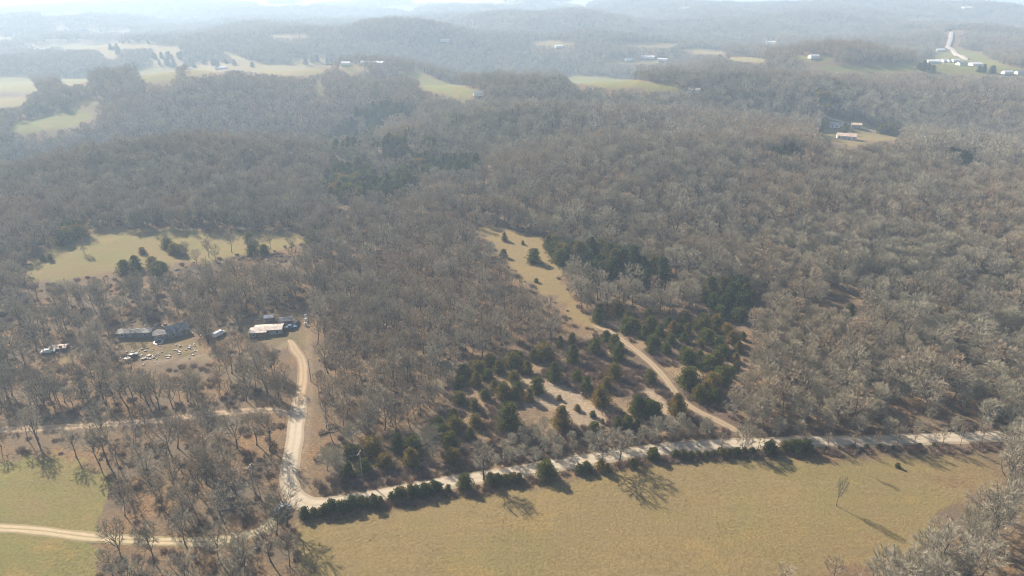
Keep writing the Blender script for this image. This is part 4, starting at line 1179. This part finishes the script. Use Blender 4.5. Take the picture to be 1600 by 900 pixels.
# coarse tree for groves
coarse = {}
for k in names:
    tw_, bk_, kw = LODP[k]; kw = dict(kw); kw.update(limbs=6, br=2, tw=8, tww=.42, twl=2.2)
    coarse[k] = [bare_tree(700+i, **kw)[1] for i in range(3)]
ced_far = [cedar(980+i, 8, 5.5, n=60, leaf=1.3)[1] for i in range(2)]
def grove(size, seed, wts, cell=6.4):
    r = random.Random(seed); parts = []
    n = int(size/cell)
    for i in range(n):
        for j in range(n):
            x = (i+.5+r.uniform(-.5, .5))*cell-size/2; y = (j+.5+r.uniform(-.5, .5))*cell-size/2
            q = r.random(); k = 'oak' if q < wts[0] else ('round' if q < wts[0]+wts[1] else 'pole')
            mi = {'oak': 0, 'round': 1, 'pole': 2}[k]
            if q > 1-wts[2]: parts.append((ced_far[r.randrange(2)], 3, (x, y, 0), r.uniform(.8, 1.2), r.uniform(0, 6)))
            else: parts.append((coarse[k][r.randrange(3)], mi, (x, y, 0), r.uniform(.75, 1.2), r.uniform(0, 6)))
    return join_mesh('grove', parts, [M['twig_grey'], M['twig_pale'], M['twig_brown'], M['cedar_blue']])
P_G1 = [add_proto(grove(25.6, 60+i, w)) for i, w in enumerate([(.5, .4, .02), (.35, .6, .01), (.5, .2, .06), (.3, .3, .02)])]
P_G2 = [add_proto(grove(76.8, 80+i, w, 7.0)) for i, w in enumerate([(.5, .4, .03), (.4, .5, .02)])]

pts, rots, scs, idx = [], [], [], []
def add_inst(x, y, z, rx, ry, rz, s, i):
    pts.append(np.stack([x, y, z], 1)); rots.append(np.stack([rx, ry, rz], 1)); scs.append(s); idx.append(i)
q = rest
far = DD > 480
tilt = (rng.random(len(X))-.5)*.14
variant = (u2*97).astype(int)
ids = np.empty(len(X), int)
for k in range(3):
    for lod, PL in ((False, P_NEAR), (True, P_MID)):
        s_ = (kind == k) & (far == lod)
        ids[s_] = np.array(PL[k])[variant[s_] % len(PL[k])]
add_inst(X[q], Y[q], Z[q]-.1, tilt[q], tilt[q][::-1]*.8, u[q]*31, sc[q], ids[q])
# cedars past the ones picked out: sprinkled singly through the far wood
def patch_inst(cell, r0, r1, protos, hh, skip):
    x, y = scatter(cell, r0, r1, R(44))
    bad = np.zeros(len(x), bool)
    for ox, oy in ((0, 0), (-.25, -.3), (.25, -.3), (-.25, .3), (.25, .3)):
        xx, yy = x+ox*cell, y+oy*cell; z = ground(xx, yy)
        for fz in (.1, .5, .85):
            px, py, d = project(xx, yy, z+hh*fz)
            for P, g, k in CLEAR: bad |= inside(P, px, py)
    for nm, P, hw, cor in ROADS: bad |= dist_line(P, x, y) < cor+cell*.35
    x, y = x[~bad], y[~bad]; z = ground(x, y)
    e = cell*.5
    gx = (ground(x+e, y)-ground(x-e, y))/(2*e); gy = (ground(x, y+e)-ground(x, y-e))/(2*e)
    # quarter turns only, so that the slope tilt stays simple
    rz = np.zeros(len(x))
    add_inst(x, y, z-.2, np.arctan(gy), -np.arctan(gx), rz, .92+.2*rng.random(len(x)), np.array(protos)[(rng.random(len(x))*len(protos)).astype(int)])
    return len(x)
n1 = patch_inst(25.0, 1640, 3600, P_G1, 12, None)
n2 = patch_inst(74.0, 3580, 9500, P_G2, 12, None)

def instancer(name, pts, rots, scs, idx, coll):
    Pn = np.concatenate(pts); Rn = np.concatenate(rots); Sn = np.concatenate(scs); In = np.concatenate(idx)
    me = bpy.data.meshes.new(name); me.vertices.add(len(Pn)); me.vertices.foreach_set('co', Pn.astype(np.float32).ravel())
    a = me.attributes.new('turn', 'FLOAT_VECTOR', 'POINT'); a.data.foreach_set('vector', Rn.astype(np.float32).ravel())
    a = me.attributes.new('size', 'FLOAT', 'POINT'); a.data.foreach_set('value', Sn.astype(np.float32))
    a = me.attributes.new('variant', 'INT', 'POINT'); a.data.foreach_set('value', In.astype(np.int32))
    o = obj(name, me)
    g = bpy.data.node_groups.new(name+'_nodes', 'GeometryNodeTree')
    g.interface.new_socket('Geometry', in_out='INPUT', socket_type='NodeSocketGeometry')
    g.interface.new_socket('Geometry', in_out='OUTPUT', socket_type='NodeSocketGeometry')
    gi, go = g.nodes.new('NodeGroupInput'), g.nodes.new('NodeGroupOutput')
    ip = g.nodes.new('GeometryNodeInstanceOnPoints'); ci = g.nodes.new('GeometryNodeCollectionInfo')
    ci.inputs['Collection'].default_value = coll; ci.inputs['Separate Children'].default_value = True; ci.inputs['Reset Children'].default_value = True
    ip.inputs['Pick Instance'].default_value = True
    def na(nm, ty):
        n = g.nodes.new('GeometryNodeInputNamedAttribute'); n.data_type = ty; n.inputs[0].default_value = nm; return n.outputs[0]
    L = g.links.new
    L(gi.outputs[0], ip.inputs['Points']); L(ci.outputs[0], ip.inputs['Instance'])
    L(na('variant', 'INT'), ip.inputs['Instance Index']); L(na('size', 'FLOAT'), ip.inputs['Scale'])
    er = g.nodes.new('FunctionNodeEulerToRotation'); L(na('turn', 'FLOAT_VECTOR'), er.inputs[0]); L(er.outputs[0], ip.inputs['Rotation'])
    L(ip.outputs[0], go.inputs[0])
    o.modifiers.new('scatter', 'NODES').node_group = g
    o['kind'] = 'stuff'
    return o
wd = instancer('woodland', pts, rots, scs, idx, proto)
tag(wd, 'leafless grey-brown winter woodland covering the hills to the horizon', 'woodland')
print('trees', len(X), 'groves', n1, n2, 'cedars', n_cedar, 'points', sum(len(p) for p in pts))

cp_ = bpy.data.collections.new('cedar_prototypes')
for i in range(4): _m = two(CEDARS[i]); _m.materials[1] = M['cedar_blue']; cp_.objects.link(bpy.data.objects.new('prototype_%03d' % i, _m))
_n = len(fcx)
g = instancer('distant_cedars', [np.stack([fcx, fcy, ground(fcx, fcy)], 1)], [np.stack([fcx*0, fcx*0, rng.random(_n)*6], 1)], [1.15+.65*rng.random(_n)], [(rng.random(_n)*4).astype(int)], cp_)
tag(g, 'dark masses of cedars along the creek valley in the hazy middle woods', 'evergreen wood')
# ------------------------------------------------------------------ undergrowth and grass
bp = bpy.data.collections.new('brush_prototypes')
for i in range(5):
    K = bush(300+i, 1.3, 2.8, 240, .03)
    bp.objects.link(bpy.data.objects.new('prototype_%03d' % i, K.mesh('bush', M['brush'])))
m, t, b = mat('dry_grass_blades', .9, .1)
pos = N(t, 'ShaderNodeNewGeometry').outputs['Position']
c = ramp(t, noise(t, pos, .7, 3), [(.3, (.24, .18, .085)), (.6, (.36, .285, .155))])
c = mix(t, maprange(t, noise(t, pos, .05, 3), .48, .62, 0., .65), c, (.17, .17, .06))
t.links.new(c, b.inputs['Base Color']); M['blade'] = m
gp = bpy.data.collections.new('grass_prototypes')
for i in range(4):
    r = random.Random(400+i); K = MB()
    for j in range(16):
        a = r.uniform(0, 6.28); q = r.random()*.25; p = Vector((math.cos(a)*q, math.sin(a)*q, -.03))
        d = Vector((math.cos(a), math.sin(a), r.uniform(.3, .8))).normalized()*r.uniform(.12, .24)
        s_ = d.cross(rv(r)).normalized()*.035
        K.tri(tuple(p-s_), tuple(p+s_), tuple(p+d))
    gp.objects.link(bpy.data.objects.new('prototype_%03d' % i, K.mesh('tuft', M['blade'])))

def sc_pts(cell, r0, r1):
    x, y = scatter(cell, r0, r1, R(42)); z = ground(x, y); px, py, d = project(x, y, z)
    k = py < 960
    return x[k], y[k], z[k], px[k], py[k]
x, y, z, px, py = sc_pts(.85, 100, 235)
k = (inside(F1, px, py) | inside(F2, px, py)) & (vnoise(x/9, y/9, 71)*.8+vnoise(x/2.3, y/2.3, 72)*.4+rng.random(len(x))*.3 > .98)
for nm, P, hw, cor in ROADS: k &= dist_line(P, x, y) > hw*.8
x, y, z = x[k], y[k], z[k]; n = len(x)
g = instancer('dry_grass', [np.stack([x, y, z], 1)], [np.stack([x*0, x*0, rng.random(n)*6], 1)], [.6+.9*rng.random(n)], [(rng.random(n)*4).astype(int)], gp)
tag(g, 'tufts of dry tan and green winter grass on the near pastures', 'grass')
ng = n
x, y, z, px, py = sc_pts(1.65, 100, 420)
nb = vnoise(x/9, y/9, 81)
inb = inside(F5, px, py)
near_track = np.minimum(np.minimum(dist_line(TRACK_C, x, y), dist_line(TRACK_D, x, y)), dist_line(TRACK_B, x, y))
palep = inside([(820, 590), (870, 595), (905, 610), (940, 650), (930, 668), (890, 662), (850, 640), (815, 640), (800, 600)], px, py)
verge = (dist_line(ROAD_MAIN, x, y) > 3.4) & (dist_line(ROAD_MAIN, x, y) < 6.5) & (px > 500)
th = np.zeros(len(x), bool)
for P, g_, kk in CLEAR:
    if kk == 4: th |= inside(P, px, py)
k = (inb & (nb > .40) & (near_track > 2.4) & ~palep & (rng.random(len(x)) < .85)) | (verge & (rng.random(len(x)) < .85)) | (th & (nb > .55) & (rng.random(len(x)) < .4))
# scrub floor inside the woods
wood = ~cleared(x, y, .1, 0.) & (rng.random(len(x)) < .11)
k = (k | wood)
for nm, P, hw, cor in ROADS: k &= dist_line(P, x, y) > hw+.5
x, y, z = x[k], y[k], z[k]; n = len(x)
g = instancer('undergrowth', [np.stack([x, y, z], 1)], [np.stack([x*0, x*0, rng.random(n)*6], 1)], [.5+.8*rng.random(n)], [(rng.random(n)*5).astype(int)], bp)
tag(g, 'brown leafless brambles and brush between the cedars and along the road', 'brush')
print('grass', ng, 'brush', n)
# ------------------------------------------------------------------ haze
def build_haze():
    zmin = float(GZ.min())-1.5
    top = max(CAM_H+6, float(GZ[rads < 9600].max())+22, float(GZ.max())+4)
    Lx = 26600
    mb = MB(); mb.box((0, 0, (zmin+top)/2), (2*Lx, 2*Lx, top-zmin))
    m = bpy.data.materials.new('haze_air'); m.use_nodes = True; t = m.node_tree
    t.nodes.remove(t.nodes['Principled BSDF'])
    v = t.nodes.new('ShaderNodeVolumePrincipled')
    v.inputs['Color'].default_value = (*HAZE_COLOR, 1); v.inputs['Density'].default_value = HAZE_DENSITY; v.inputs['Anisotropy'].default_value = HAZE_ANISO
    t.links.new(v.outputs[0], t.nodes['Material Output'].inputs['Volume'])
    o = obj('haze', mb.mesh('haze', m)); o['kind'] = 'stuff'
    print('haze', zmin, top)
build_haze()
